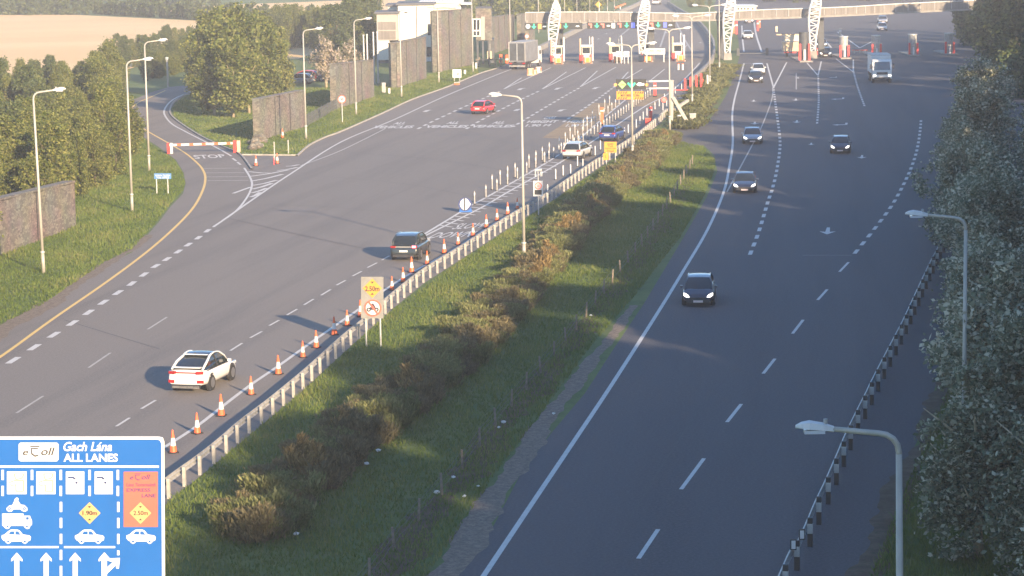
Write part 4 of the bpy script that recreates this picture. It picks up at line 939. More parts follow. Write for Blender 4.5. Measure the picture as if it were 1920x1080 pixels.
oncoming((1411, 271), 'silver-grey saloon oncoming beside the thin white line', 'saloon', 'car_grey', 5)
oncoming((1575, 289), 'dark navy hatchback oncoming alone in the middle of the wide shaded road', 'hatch', 'car_navy', 9)
oncoming((1418, 156), 'dark car oncoming directly in front of the white car below the plaza', 'hatch', 'car_black', 2)
oncoming((1423, 141), 'white hatchback oncoming close behind a dark car below the plaza', 'hatch', 'car_white', 2, 'off')
oncoming((1403, 74), 'white hatchback coming through the nearest sunlit toll lane beside the third tower', 'hatch', 'car_white', 2, 'off')
oncoming((1405, 44), 'small dark car farthest back in the sunlit toll lane under the footbridge', 'hatch', 'car_grey', 2, 'on')
oncoming((1548, 108), 'black car with white nose stopped in the toll lane beside the fourth lattice tower', 'hatch', 'car_black', 6)
oncoming((1540, 90), 'pale grey car queuing behind the black one in the toll lane', 'saloon', 'car_black', 6, 'on')
oncoming((1655, 58), 'pale blue car at the far right edge of the shaded plaza', 'hatch', 'car_silver', 5, 'off')
oncoming((1656, 44), 'pale blue car behind another at the far right of the shaded plaza', 'saloon', 'car_grey', 5, 'off')
h = -R(21)
make_car('van', 'white van far away on the sunny road beyond the footbridge', 'van', 'suv', 'car_white', at_rear((1229, 9), -R(10), 4.5), -R(10))
make_car('car', 'white car just ahead of the far white van beyond the footbridge', 'car', 'estate', 'car_white', at_rear((1206, 6), -R(10), 4.7), -R(10))
make_car('car', 'red parked car half hidden behind the lawn trees', 'car', 'hatch', 'car_red', tuple(G(573, 152)), R(70))
make_car('car', 'grey parked car low in front of the red parked car', 'car', 'hatch', 'car_grey', tuple(G(560, 158)), R(75))
make_car('car', 'dark green parked car at the corner of the stone wall', 'car', 'hatch', 'car_dark', tuple(G(622, 152)), R(80))
make_car('car', 'blue-grey parked car between the small blossom tree and the red car', 'car', 'saloon', 'car_dark', tuple(G(598, 147)), R(80))
# grey box lorry at the left toll lane
def lorry(px, hd, lab, boxm, L=9.0, W=2.5, H=3.9, facing_rear=True, cabm='car_white', boxh=None):
    p = G(*px); d = Vector((-math.sin(hd), math.cos(hd), 0)); c = p + d * (L / 2) * (1 if facing_rear else -1)
    t = thing('lorry', lab, 'lorry', tuple(c), hd)
    y0 = -L / 2; yb = L / 2 - 2.2; z0 = 1.15
    mb = MB().box((0, (y0 + yb) / 2, (z0 + H) / 2), (W, yb - y0, H - z0)); bx_ = mb.build('box_body', boxm, t)
    MB().box((0, (y0 + yb) / 2, H + .02), (W + .03, yb - y0 + .03, .08)).build('roof_edge', M['galv_dull'], bx_)
    for s in (-1, 1):
        MB().box((s * W * .235, y0 - .03, (z0 + H) / 2 + .02), (W * .36, .05, H - z0 - .35)).build('rear_door', M['dark_metal'], bx_)
        MB().box((s * (W / 2 - .06), y0 - .05, (z0 + H) / 2), (.11, .08, H - z0)).build('corner_post', M['post_grey'], bx_)
        MB().box((s * (W / 2 - .28), y0 - .05, .92), (.4, .08, .2)).build('tail_light', M['tail'], t)
        for y in (y0 + 1.4, y0 + 2.6, L / 2 - 1.2):
            w_ = MB().tube([(s * (W / 2 - .36), y, .5), (s * (W / 2 - .02), y, .5)], .5, 16).build('wheel', M['rubber'], t)
            MB().tube([(s * (W / 2 - .04), y, .5), (s * (W / 2), y, .5)], .28, 12).build('rim', M['rim'], w_)
    MB().box((0, y0 - .05, (z0 + H) / 2), (.10, .06, H - z0 - .3)).build('door_bar', M['galv'], bx_)
    MB().box((0, y0 + .3, .85), (W * .9, .6, .25)).build('chassis', M['trim'], t)
    MB().box((0, y0 - .05, .55), (W * .96, .12, .16)).build('bumper', M['post_grey'], t)
    cb = MB(); y1 = L / 2
    prof = [(y1 - 2.0, .6), (y1, .6), (y1, 1.6), (y1 - .25, 2.75), (y1 - .5, 2.95), (y1 - 2.0, 2.95)]
    cb.prism([(-W / 2 + .05, y, z) for y, z in prof], (W - .1, 0, 0)); cab = cb.build('cab', M[cabm], t)
    mb = MB(); mb.quad((-W / 2 + .22, y1 + .012, 1.66), (W / 2 - .22, y1 + .012, 1.66), (W / 2 - .3, y1 - .22, 2.68), (-W / 2 + .3, y1 - .22, 2.68)); mb.build('windscreen', M['glass_blue'], cab)
    for s in (-1, 1):
        MB().box((s * (W / 2 - .3), y1 + .03, .95), (.34, .06, .2)).build('headlight', M['lamp_on'] if not facing_rear else M['lamp_off'], cab)
        MB().box((s * (W / 2 + .18), y1 - .2, 2.1), (.18, .12, .6)).build('mirror', M['trim'], cab)
        MB().box((s * (W / 2 - .04), y1 - .9, 2.1), (.03, .8, .6)).build('side_window', M['glass'], cab)
    MB().box((0, y1 + .03, .62), (W * .8, .08, .25)).build('front_bumper', M['trim'], cab)
    MB().box((0, y1 + .03, 1.25), (W * .55, .05, .3)).build('grille', M['trim'], cab)
    return t
lorry((970, 131), -R(16), 'grey box lorry waiting at the far left toll lane, seen from behind', M['truck_grey'])
lorry((1654, 156), math.pi - R(4), 'white lorry coming out of the toll plaza at the right, windscreen facing the camera', M['white'], 8.0, facing_rear=False, H=3.4)
# ------------------------------------------------------------------ toll footbridge, towers, booths, displays, walls, buildings
YG = G(1038, 117).y
# footbridge deck
zc = lambda x: None
t = thing('footbridge', 'long covered footbridge crossing both roads above the toll booths', 'bridge', tuple(P(1320, 100, YG).xy) + (0,))
xs = [985, 1060, 1140, 1210, 1290, 1370, 1450, 1530, 1600, 1660, 1740, 1850, 1960, 2100]
yb = [46, 45, 43, 41, 40, 39, 36, 33, 30, 27, 23, 18, 12, 5]      # underside of the beam
yt = [24, 23, 23, 24, 26, 22, 18, 16, 13, 9, 5, 0, -6, -13]        # top of the parapet
mb = MB(); m2 = MB(); m3 = MB()
for i in range(len(xs) - 1):
    a0, a1 = P(xs[i], yb[i], YG), P(xs[i + 1], yb[i + 1], YG); b0, b1 = P(xs[i], yb[i] - 3, YG), P(xs[i + 1], yb[i + 1] - 3, YG); c0, c1 = P(xs[i], yt[i], YG), P(xs[i + 1], yt[i + 1], YG)
    mb.prism([a0 + Vector((0, -.25, 0)), a1 + Vector((0, -.25, 0)), b1 + Vector((0, -.25, 0)), b0 + Vector((0, -.25, 0))], (0, 3.3, 0))
    m2.prism([b0, b1, c1, c0], (0, .12, 0)); m3.prism([b0 + Vector((0, 2.8, 0)), b1 + Vector((0, 2.8, 0)), c1 + Vector((0, 2.8, 0)), c0 + Vector((0, 2.8, 0))], (0, .12, 0))
mb.build('edge_beam', M['concrete'], t, world=True); m2.build('front_parapet', M['panel'], t, world=True); m3.build('rear_parapet', M['panel'], t, world=True)
mb = MB()
for i in range(len(xs) - 1): mb.bar(P(xs[i], yt[i], YG) + Vector((0, -.02, .05)), P(xs[i + 1], yt[i + 1], YG) + Vector((0, -.02, .05)), .12)
mb.build('handrail', M['galv'], t, world=True)
for i in range(0, 46):                                               # parapet ribs
    f = i / 45 * (len(xs) - 1); k = min(int(f), len(xs) - 2); u = f - k
    x = xs[k] * (1 - u) + xs[k + 1] * u; y0 = yb[k] * (1 - u) + yb[k + 1] * u - 4; y1 = yt[k] * (1 - u) + yt[k + 1] * u
    MB().bar(P(x, y0, YG - .05), P(x, y1, YG - .05), .09, .06).build('parapet_post', M['galv_dull'], t, world=True)
# supporting dark piers
for x in (1052, 1222, 1352, 1540):
    a = P(x, 117, YG + 2); b = P(x - 2, 44 - (x - 1040) * .02, YG + 2); MB().bar((a.x, a.y, 0), b, .9, .9).build('pier', M['dark_metal'], t, world=True)
# white lattice towers
def tower(cx, ybase, ytop, lab, lean):
    b = P(cx, ybase, YG - 1.5); t = thing('lattice_tower', lab, 'tower', (b.x, b.y, 0), 0, 'white lattice towers of the toll footbridge')
    zt = P(cx, ytop, b.y).z; zb = P(cx, ybase, b.y).z
    MB().box((0, 0, zb / 2 + .02), (1.25, 1.1, zb + .04), taper=.85).build('plinth', M['concrete'], t)
    prof = [(0, -.38, .30), (.25, -.52, .50), (.5, -.62, .85), (.68, -.50, 1.05), (.82, -.15, 1.15), (.92, .10, .95), (1.0, .42, .55)]
    L, R_ = [], []
    for f, l, r in prof:
        z = zb + (zt - zb) * f; o = lean * f; L.append(Vector((l + o, 0, z))); R_.append(Vector((r + o, 0, z)))
    for yy in (-.32, .32):
        mb = MB(); mb.tube([p + Vector((0, yy, 0)) for p in crom([tuple(q) for q in L], 4) for p in [Vector(p)]], .13, 7); mb.build('chord', M['white'], t, smooth=True)
        mb = MB(); mb.tube([Vector(p) + Vector((0, yy, 0)) for p in crom([tuple(q) for q in R_], 4)], .13, 7); mb.build('chord', M['white'], t, smooth=True)
        mb = MB(); Lc = [Vector(p) for p in crom([tuple(q) for q in L], 3)]; Rc = [Vector(p) for p in crom([tuple(q) for q in R_], 3)]
        for i in range(len(Lc) - 1):
            a, c = (Lc[i], Rc[i + 1]) if i % 2 == 0 else (Rc[i], Lc[i + 1]); mb.bar(a + Vector((0, yy, 0)), c + Vector((0, yy, 0)), .15, .09)
            mb.bar(Lc[i] + Vector((0, yy, 0)), Rc[i] + Vector((0, yy, 0)), .11, .09)
        mb.build('lattice', M['white'], t)
    mb = MB()
    for i in range(0, len(Lc), 2):
        for q in (Lc[i], Rc[i]): mb.bar(q + Vector((0, -.32, 0)), q + Vector((0, .32, 0)), .12)
    mb.build('cross_ties', M['white'], t)
tower(1036, 109, 1, 'leftmost white lattice tower beside the grey lorry', .1)
tower(1204, 104, -8, 'second white lattice tower from the left, beside the white notice over the toll lane', .0)
tower(1364, 100, -14, 'third white lattice tower standing on a concrete plinth at the hedge end', .0)
tower(1524, 96, -18, 'fourth white lattice tower, rightmost and beside the shaded toll lanes', .0)
# lane displays under the footbridge
def icon(mb, kind, cx, cy, r, Y, d):
    if kind == 'down': ppoly(mb, [(cx - r * .28, cy - r), (cx + r * .28, cy - r), (cx + r * .28, cy), (cx + r, cy - r * .1), (cx, cy + r), (cx - r, cy - r * .1), (cx - r * .28, cy)], Y, d)
    elif kind == 'disc': mb.ring(P(cx, cy, Y - d), 0, r * Y / FOC * .9, Vector((1, 0, 0)), Vector((0, 0, 1)), 14)
    elif kind == 'diamond': ppoly(mb, diamond(cx, cy, r), Y, d)
    elif kind == 'car': ppoly(mb, [(cx - r * 1.3, cy + r * .3), (cx - r * .5, cy - r * .4), (cx + r * .5, cy - r * .4), (cx + r * 1.3, cy + r * .2), (cx, cy + r * .6)], Y, d)
    elif kind == 'hand': ppoly(mb, [(cx - r, cy - r * .9), (cx + r * .4, cy - r * .9), (cx + r * .4, cy + r * .9), (cx - r * .2, cy + r * .9), (cx - r * .2, cy - r * .1), (cx - r, cy - r * .3)], Y, d)
    elif kind == 'square': rect(mb, cx - r * .7, cy - r, cx + r * .7, cy + r, Y, d)
Yd = YG - .6
for n_, (x0, x1, items, lab) in enumerate([
    (984, 1024, [('disc', 990, 'led_white'), ('down', 1001, 'led_green'), ('square', 1012, 'led_amber'), ('car', 1021, 'led_white')], 'leftmost lane display with white disc and green arrow'),
    (1046, 1092, [('hand', 1050, 'led_amber'), ('down', 1061, 'led_green'), ('car', 1083, 'led_white')], 'second lane display with amber mark and green arrow'),
    (1101, 1156, [('hand', 1108, 'led_red'), ('down', 1119, 'led_green'), ('hand', 1131, 'led_red'), ('car', 1141, 'led_white'), ('square', 1150, 'led_white')], 'third lane display with a red hand after the green arrow'),
    (1158, 1200, [('hand', 1163, 'led_red'), ('down', 1175, 'led_green'), ('square', 1187, 'led_blue'), ('car', 1196, 'led_white')], 'fourth lane display with green arrow and blue symbol'),
    (1214, 1266, [('hand', 1223, 'led_red'), ('down', 1234, 'led_green'), ('square', 1247, 'led_blue'), ('car', 1257, 'led_white')], 'fifth lane display right of the second tower, green arrow and blue symbol')]):
    a = P((x0 + x1) / 2, 50, Yd); t = thing('lane_display', lab, 'display', tuple(a), 0, 'lane displays hanging under the footbridge')
    mb = MB(); rect(mb, x0, 43.5 - n_ * .7, x1, 55.5 - n_ * .7, Yd, 0, .3); mb.build('case', M['led_black'], t, world=True)
    mb = MB(); 
    for x in (x0 + 4, x1 - 4): mb.bar(P(x, 44 - n_ * .7, Yd + .15), P(x, 38 - n_ * .7, Yd + .15), .08)
    mb.build('bracket', M['galv_dull'], t, world=True)
    for k_, x, m_ in items:
        mb = MB(); icon(mb, k_, x, 49.5 - n_ * .7, 4.8 if k_ != 'car' else 3.2, Yd, .03); mb.build('lit_symbol', M[m_], t, world=True)
# booths on their islands
def booth(px, by, lab, kind=0, grp='toll booths on the sunny side'):
    b = G(px, by); t = thing('toll_booth', lab, 'toll booth', (b.x, b.y, 0), 0, grp)
    # island, long in the driving direction
    isl = MB(); isl.box((0, 1.5, .09), (1.5, 13, .18)); isl.build('island', M['concrete'], t)
    MB().box((0, 2.2, 1.2), (1.3, 2.0, 2.1)).build('cabin', M['render_white'] if kind == 0 else M['galv_dull'], t)
    w_ = MB().box((0, 1.18, 1.65), (1.1, .04, .85)).build('window', M['glass'], t)
    MB().box((0, 2.2, 2.35), (1.7, 2.6, .22)).build('roof', M['white'], t)
    MB().box((0, 1.1, .62), (.8, .3, .9)).build('cash_machine', M['pale_blue'], t)
    for s in (-1, 1):
        MB().tube([(s * .68, .6, 0), (s * .68, .6, 1.1)], .14, 8).build('guard_post', M['red'], t)
    MB().tube([(-1.0, -2.2, 0), (-1.0, -2.2, 1.2)], .2, 8).build('red_bollard', M['red'], t); MB().tube([(-1.0, -2.2, 1.2), (-1.0, -2.2, 3.6)], .13, 8).build('height_pole', M['tan'], t)
    MB().box((.95, 1.0, 1.9), (.22, .22, 3.6)).build('mast', M['white'], t); MB().box((.6, 3.4, 2.6), (.12, .12, 2.5)).build('mast', M['galv'], t)
    cr = MB().box((0, -4.6, .5), (1.1, .8, .9)).build('crash_cushion', M['tan'], t)
    for s in (-1, 1): MB().box((s * .5, -5.03, .5), (.16, .06, .9)).build('red_marker', M['orange'], cr)
    MB().box((0, -5.03, .55), (.5, .05, .6)).build('amber_panel', M['sign_orange'], cr)
    return t
for i, (x, y) in enumerate([(1046, 117), (1100, 116), (1155, 114), (1212, 113), (1272, 112)]):
    booth(x, y, ['leftmost', 'second', 'third', 'fourth', 'fifth'][i] + ' toll booth from the left on the sunny road')
# barriers of boxes next to the lorry
for (x, y, s_, lab) in ((995, 141, .95, 'cream water-filled barrier block beside the grey lorry'), (1003, 139, .6, 'small red and white block just right of the cream barrier block'), (1010, 136, .8, 'orange barrier block nearest the first toll island')):
    b = G(x, y); t = thing('barrier_block', lab, 'barrier block', (b.x, b.y, 0), 0, 'barrier blocks beside the grey lorry'); MB().box((0, 0, .5 * s_), (1.1 * s_, .6, s_), taper=.8).build('block', M['tan'] if 'cream' in lab else M['conewhite'], t)
    for q in (-.38, .38): MB().box((q * s_, -.3, .5 * s_), (.2 * s_, .06, s_ * .8)).build('red_stripe', M['orange'], t)
for (x, y, lab) in ((1272, 131, 'left white bollard right of the fifth toll booth cushion'), (1280, 131, 'right white bollard right of the fifth toll booth cushion')):
    b = G(x, y); t = thing('bollard', lab, 'bollard', (b.x, b.y, 0)); MB().tube([(0, 0, 0), (0, 0, .8)], .14, 10).build('post', M['white'], t); MB().tube([(0, 0, .8), (0, 0, .9)], .15, 10).build('cap', M['orange'], t)
# white notices over the lanes
def notice(x0, y0, x1, y1, base, lab, txt=None, red=True):
    t, Y = sgn('lane_notice', lab, 'sign', base)
    for x in (x0 + 2, x1 - 2): a = P(x, base[1], Y); MB().bar((a.x, Y + .15, 0), (a.x, Y + .15, P(x, y0, Y).z), .14).build('post', M['galv'], t, world=True)
    mb = MB(); rect(mb, x0, y0, x1, y1, Y, 0, .08); mb.build('panel', M['sign_white'], t, world=True)
    if txt: mb = MB(); ptext(mb, txt, x0 + 3, y0 + 2, x1 - 3, (y0 + y1) / 2 + 1, Y, .02, 0, .03); mb.build('lettering', M['sign_red'], t, world=True)
    mb = MB(); rect(mb, (x0 + x1) / 2 - 3, y1 - 3.5, (x0 + x1) / 2 + 3, y1 - 2.3, Y, .02); mb.build('arrow_mark', M['sign_red'], t, world=True)
notice(1211, 91, 1247, 102, (1229, 117), 'long white notice with red capitals over the toll lane beside the second tower', 'CARS ONLY')
notice(1155, 96, 1167, 107, (1161, 119), 'left white notice of the pair between the second and third toll booths'); notice(1169, 96, 1180, 107, (1175, 119), 'right white notice of the pair between the second and third toll booths')
# traffic bar and red gear at the express lane
b = G(1298, 168); t = thing('barrier_gate', 'red toll gate machinery at the end of the express lane by the median hedge', 'barrier gate', (b.x, b.y, 0))
for i, dx in enumerate((-.9, -.2, .5, 1.1)): MB().box((dx, 0, .7 + .1 * i), (.25, .4, 1.4 + .2 * i)).build('red_post', M['red'], t)
MB().box((1.9, 0, .9), (.2, .4, 1.8)).build('white_post', M['conewhite'], t)
b = G(1316, 165); t = thing('lane_marker', 'short red marker just right of the toll gate machinery', 'lane marker', (b.x, b.y, 0)); MB().tube([(0, 0, 0), (0, 0, 1.0)], .2, 8).build('body', M['red'], t); MB().tube([(0, 0, 1.0), (0, 0, 1.1)], .22, 8).build('cap', M['orange'], t)
# height gantry: mast with brace and hanging displays
t, Y = sgn('height_gantry', 'leaning braced mast at the express lane carrying the green arrow display and striped bar', 'gantry', (1258, 237))
mast = MB().bar((P(1258, 235, Y).x, Y, 0), P(1259, 150, Y), .42, .42); mast.build('mast', M['post_grey'], t, world=True)
q0 = P(1293, 234, Y); MB().bar((q0.x, Y - .2, 0), P(1262, 182, Y - .2), .40, .34).build('brace', M['post_grey'], t, world=True)
q0 = P(1290, 188, Y + 2); MB().bar(q0, P(1264, 205, Y), .26, .26).build('stub_arm', M['post_grey'], t, world=True)
MB().bar(P(1212, 152.5, Y), P(1260, 151.5, Y), .16).build('upper_boom', M['galv'], t, world=True); MB().bar(P(1206, 166, Y), P(1260, 165, Y), .16).build('lower_boom', M['galv'], t, world=True)
MB().bar(P(1252, 169, Y + .1), P(1290, 168, Y + .1), .10).build('red_bar', M['red'], t, world=True)
mb = MB(); rect(mb, 1155, 148.5, 1212, 167.5, Y, .1, .35); cs = mb.build('display_case', M['led_black'], t, world=True)
mb = MB(); ppoly(mb, diamond(1166.5, 158.5, 7.7), Y, .13); mb.build('lit_diamond', M['led_lime'], t, world=True)
mb = MB(); ptext(mb, '2.50m', 1161.5, 156.5, 1171.8, 160.5, Y, .15, 0, .02); mb.build('lit_numerals', M['led_black'], t, world=True)
mb = MB(); ppoly(mb, [(1182.5, 151), (1185.5, 151), (1185.5, 158), (1190, 154), (1192, 157), (1184, 166), (1176, 157), (1178, 154), (1182.5, 158)], Y, .13); mb.build('lit_arrow', M['led_green'], t, world=True)
mb = MB(); ppoly(mb, [(1193, 158), (1196, 156), (1197, 154.5), (1203, 154.5), (1202, 156), (1208, 156), (1208, 160), (1203, 160.5), (1199, 161.5), (1195, 160)], Y, .13); mb.build('lit_car', M['led_white'], t, world=True)
for x in (1154, 1213): mb = MB(); mb.ring(P(x, 159, Y - .12), 0, .17, Vector((1, 0, 0)), Vector((0, 0, 1)), 12); mb.build('amber_lamp', M['led_amber'], t, world=True)
mb = MB(); rect(mb, 1156, 171, 1207, 186.5, Y, .1, .12); mb.build('striped_bar', M['sign_orange'], t, world=True)
for x in (1158.5, 1163, 1167.5, 1172, 1190, 1194.5, 1199, 1203): 
    mb = MB(); ppoly(mb, [(x, 175.5), (x + 2, 175.5), (x + 4, 171.7), (x + 2, 171.7)], Y, .13); mb.build('black_stripe', M['ink'], t, world=True)
    mb = MB(); ppoly(mb, [(x, 186), (x + 2, 186), (x + 4, 182.3), (x + 2, 182.3)], Y, .13); mb.build('black_stripe', M['ink'], t, world=True)
mb = MB(); ptext(mb, 'MAX HEIGHT 2.50m', 1164, 176.5, 1199, 181, Y, .13, 0, .02); mb.build('lettering', M['ink'], t, world=True)
for x in (1160, 1203): MB().bar(P(x, 171, Y), P(x, 166, Y), .05).build('hanger', M['galv_dull'], t, world=True)
MB().tube([P(1245, 187, Y - .1), P(1245, 187, Y)], .30, 16).build('round_plate', M['sign_red'], t, world=True); MB().tube([P(1245, 187, Y - .13), P(1245, 187, Y - .05)], .2, 16).build('plate_centre', M['sign_grey'], t, world=True)
b = G(1299, 232); t = thing('utility_cabinet', 'grey utility cabinet beside the leaning brace of the height gantry', 'cabinet', (b.x, b.y, 0)); MB().box((0, 0, .5), (.62, .5, 1.0)).build('body', M['post_grey'], t); MB().box((0, 0, 1.03), (.7, .56, .06)).build('lid', M['galv'], t)
b = G(1274, 231); t = thing('traffic_drum', 'white and orange drum at the foot of the leaning brace', 'drum', (b.x, b.y, 0)); MB().tube([(0, 0, 0), (0, 0, .85)], [.30, .24], 12).build('body', M['white'], t); MB().tube([(0, 0, .1), (0, 0, .35)], [.31, .29], 12).build('orange_band', M['orange'], t)
# swing gate across the slip road
a = G(317, 288); b = G(446, 286); t = thing('swing_gate', 'red and white swing gate closed across the slip road', 'gate', tuple(a))
za = P(317, 272, a.y).z; zb = P(446, 268, b.y).z
MB().bar((a.x, a.y, za), (b.x, b.y, zb), .16, .2).build('boom', M['tan'] if False else M['conewhite'], t, world=True)
for f in (.12, .30, .48, .66, .84): p = Vector((a.x, a.y, za)).lerp(Vector((b.x, b.y, zb)), f); q = Vector((a.x, a.y, za)).lerp(Vector((b.x, b.y, zb)), f + .06); MB().bar(p, q, .175, .215).build('red_stripe', M['orange'], t, world=True)
for dx, m_ in ((-.05, 'red'), (.25, 'conewhite')): MB().box((a.x + dx, a.y, za / 2 + .1), (.22, .25, za + .2)).build('end_post', M[m_], t, world=True)
for dx, m_ in ((-.25, 'red'), (.1, 'tan')): MB().box((b.x + dx, b.y, zb / 2 + .1), (.3, .35, zb + .25)).build('hinge_post', M[m_], t, world=True)
# stone walls (noise panels)
def wall(pl, pr, yl, yr, lab, th=.7, name='stone_wall', m='stone', cat='wall', ret=None):
    a, b = G(*pl), G(*pr); ha, hb = top_of(pl, yl), top_of(pr, yr); t = thing(name, lab, cat, tuple(a))
    d = (b - a); d.z = 0; dn = d.normalized(); nr = Vector((-dn.y, dn.x, 0)) * th
    mb = MB(); n = 12; base = len(mb.v)
    for i in range(n + 1):
        f = i / n; p = a.lerp(b, f); h = ha * (1 - f) + hb * f + .05 * math.sin(i * 2.1)
        for q in (Vector((0, 0, 0)), Vector((0, 0, h))): mb.v.append(tuple(p + q)); 
        for q in (Vector((0, 0, h)), Vector((0, 0, 0))): mb.v.append(tuple(p + nr + q))
    for i in range(n):
        for j in range(3): o = base + i * 4; mb.f.append((o + j, o + j + 1, o + j + 5, o + j + 4))
    mb.f.append((base, base + 1, base + 2, base + 3)); o = base + n * 4; mb.f.append((o + 3, o + 2, o + 1, o))
    mb.build('masonry', M[m], t, world=True)
    mb = MB(); mb.bar(a + nr / 2 + Vector((0, 0, ha + .1)), b + nr / 2 + Vector((0, 0, hb + .1)), th + .12, .14); mb.build('coping', M['stone'], t, world=True)
    if abs(d.length) > 12:
        for f in (.33, .66): p = a.lerp(b, f) - nr * .05; MB().bar(p + Vector((0, 0, 0)), p + Vector((0, 0, ha * (1 - f) + hb * f)), .06, .06).build('movement_joint', M['black'], t, world=True)
    return t
wall((-90, 515), (143, 425), 400, 343, 'weathered stone wall half buried in the roadside trees at the left edge')
wall((488, 264), (572, 238), 188, 171, 'nearest free-standing stone wall behind the depot entrance')
wall((631, 205), (702, 182), 122, 114, 'free-standing stone wall behind the small round speed sign')
wall((744, 165), (800, 147), 82, 71, 'free-standing stone wall in front of the white building'); wall((730, 163), (745, 165), 83, 82, 'short stone return at the left end of the wall before the white building', .6)
wall((820, 136), (887, 121), 22, 18, 'tall stone wall joined to the building with the small window'); wall((809, 133), (821, 136), 24, 23, 'narrow stone return at the left end of the tall stone wall', .6)
wall((924, 101), (958, 89), 34, 29, 'brownish stone wall behind the grey lorry'); wall((959, 89), (965, 70), 29, 30, 'end return of the brownish stone wall behind the lorry', .6)
wall((977, 80), (986, 76), 28, 27, 'thin stone pier left of the footbridge end'); wall((992, 82), (1003, 78), 58, 57, 'low stone wall under the footbridge end')
a_, b_ = G(573, 238), G(631, 205); t = thing('mesh_fence', 'low dark mesh fence between the two nearest stone walls', 'fence', tuple(a_)); mb = MB()
for z in (.05, .35, .65, .95, 1.2): mb.bar(a_ + Vector((0, 0, z)), b_ + Vector((0, 0, z)), .04)
mb.build('rails', M['dark_metal'], t, world=True)
for i in range(11): p = a_.lerp(b_, i / 10); MB().bar(p, p + Vector((0, 0, 1.3)), .08).build('post', M['dark_metal'], t, world=True)
mb = MB()
for i in range(90): p = a_.lerp(b_, i / 89); mb.bar(p + Vector((0, 0, .05)), p + Vector((0, 0, 1.2)), .025)
mb.build('bars', M['dark_metal'], t, world=True)
# stones at the end of the nearest wall
rr = random.Random(11)
for i, (x, y, s_) in enumerate([(478, 272, .9), (486, 268, 1.2), (474, 281, .8), (484, 279, .9), (469, 270, .5), (495, 268, .7)]):
    p = G(x, y); bm = bmesh.new(); bmesh.ops.create_icosphere(bm, subdivisions=2, radius=.5 * s_ * 1.2)
    for v in bm.verts: v.co *= rr.uniform(.8, 1.15); v.co.z = v.co.z * .8 + .3 * s_
    me = bpy.data.meshes.new('boulder'); bm.to_mesh(me); bm.free(); me.materials.append(M['stone']); o = bpy.data.objects.new('boulder', me); COL.objects.link(o); o.location = p
    tag(o, ['tallest', 'broad', 'lowest front', 'right front', 'small left', 'rightmost'][i] + ' rough boulder of the group at the end of the nearest stone wall', 'boulder', 'boulders by the depot entrance')
# white toll office building
YB = G(760, 116).y
t = thing('office_building', 'white rendered toll office building with flat overhanging roofs behind the stone walls', 'building', tuple(P(765, 116, YB).xy) + (0,))
def block(name, x0, x1, yt_, m, Y, dep, ybot=None, par=t, roofm=None):
    a = P(x0, yt_, Y); b = P(x1, yt_, Y); z0 = 0 if ybot is None else P(x0, ybot, Y).z
    o = MB().box(((a.x + b.x) / 2, Y + dep / 2, (a.z + z0) / 2), (b.x - a.x, dep, a.z - z0)).build(name, M[m], par, world=True)
    if roofm: MB().box(((a.x + b.x) / 2, Y + dep / 2, a.z + .14), (b.x - a.x + .7, dep + .7, .28)).build('roof', M[roofm], par, world=True)
    return o
block('main_block', 746, 812, 10, 'render_white', YB, 12, roofm='roof_dark'); block('rear_block', 727, 746, 12, 'render_white', YB + 3.5, 8, roofm='roof_dark')
block('upper_wing', 790, 864, 6, 'render_white', YB + 7, 9, roofm='white')
block('loading_block', 706, 745, 26, 'render_grey', YB - 3, 8, ybot=76, roofm='roof_dark'); block('loading_wall', 708, 730, 76, 'render_white', YB - 2.9, 5, ybot=113)
block('dark_bay', 709, 745, 113, 'dark_metal', YB - 2.7, 4)
mb = MB(); rect(mb, 708.5, 41, 742, 56, YB - 3, .05); mb.build('shutter_panel', M['panel'], t, world=True); mb = MB(); rect(mb, 708.5, 58, 742, 74, YB - 3, .05); mb.build('shutter_panel', M['panel'], t, world=True)
mb = MB(); rect(mb, 780.6, 12, 782, 80, YB, .06, .05); mb.build('downpipe', M['dark_metal'], t, world=True)
mb = MB(); rect(mb, 802, 45, 809, 66, YB, .05); mb.build('window', M['glass'], t, world=True); mb = MB(); rect(mb, 800, 88, 809, 106, YB, .05); mb.build('window', M['glass'], t, world=True)
mb = MB(); rect(mb, 800, 108, 809, 120, YB, .05); mb.build('door', M['white'], t, world=True)
for x0, x1, y in ((792, 837, 19), (790, 863, 9.5)): mb = MB(); rect(mb, x0, y, x1, y + 1.2, YB + 5.6, .1, .2); mb.build('eaves_line', M['tan'], t, world=True)
mb = MB(); rect(mb, 758, 22.5, 764, 24.5, YB, .06, .05); mb.build('vent', M['ink'], t, world=True)
mb = MB(); rect(mb, 864, 6, 884, 8.5, YB + 6, 0, 6); mb.build('canopy', M['white'], t, world=True)
block('side_annex', 864, 873, 9, 'render_grey', YB + 9, 5)
# stone tower building with window
a, b = G(886, 121), G(923, 104); Yt = a.y
t = thing('stone_building', 'stone-clad building with a tall white-framed window and dark doorway beside the tall wall', 'building', tuple(a))
x0 = P(886, 120, Yt).x; x1 = P(923, 120, Yt).x; zt = P(900, 16, Yt).z; zm = P(900, 76, Yt).z
MB().box(((x0 + x1) / 2 + .3, Yt + 4.6, zt / 2 + zm / 2), (x1 - x0 - .6, 9, zt - zm)).build('upper_storey', M['stone'], t, world=True)
MB().box(((x0 + x1) / 2 + 1.5, Yt + 6.2, zm / 2), (x1 - x0 - 3.5, 7, zm)).build('ground_floor', M['dark_metal'], t, world=True)
for x in (896, 906, 917): p = P(x, 110, Yt + .5); MB().bar((p.x, p.y, 0), (p.x, p.y, zm), .3).build('column', M['dark_metal'], t, world=True)
mb = MB(); rect(mb, 885.5, 35, 901.5, 68.5, Yt, .1, .2); fr = mb.build('window_frame', M['white'], t, world=True)
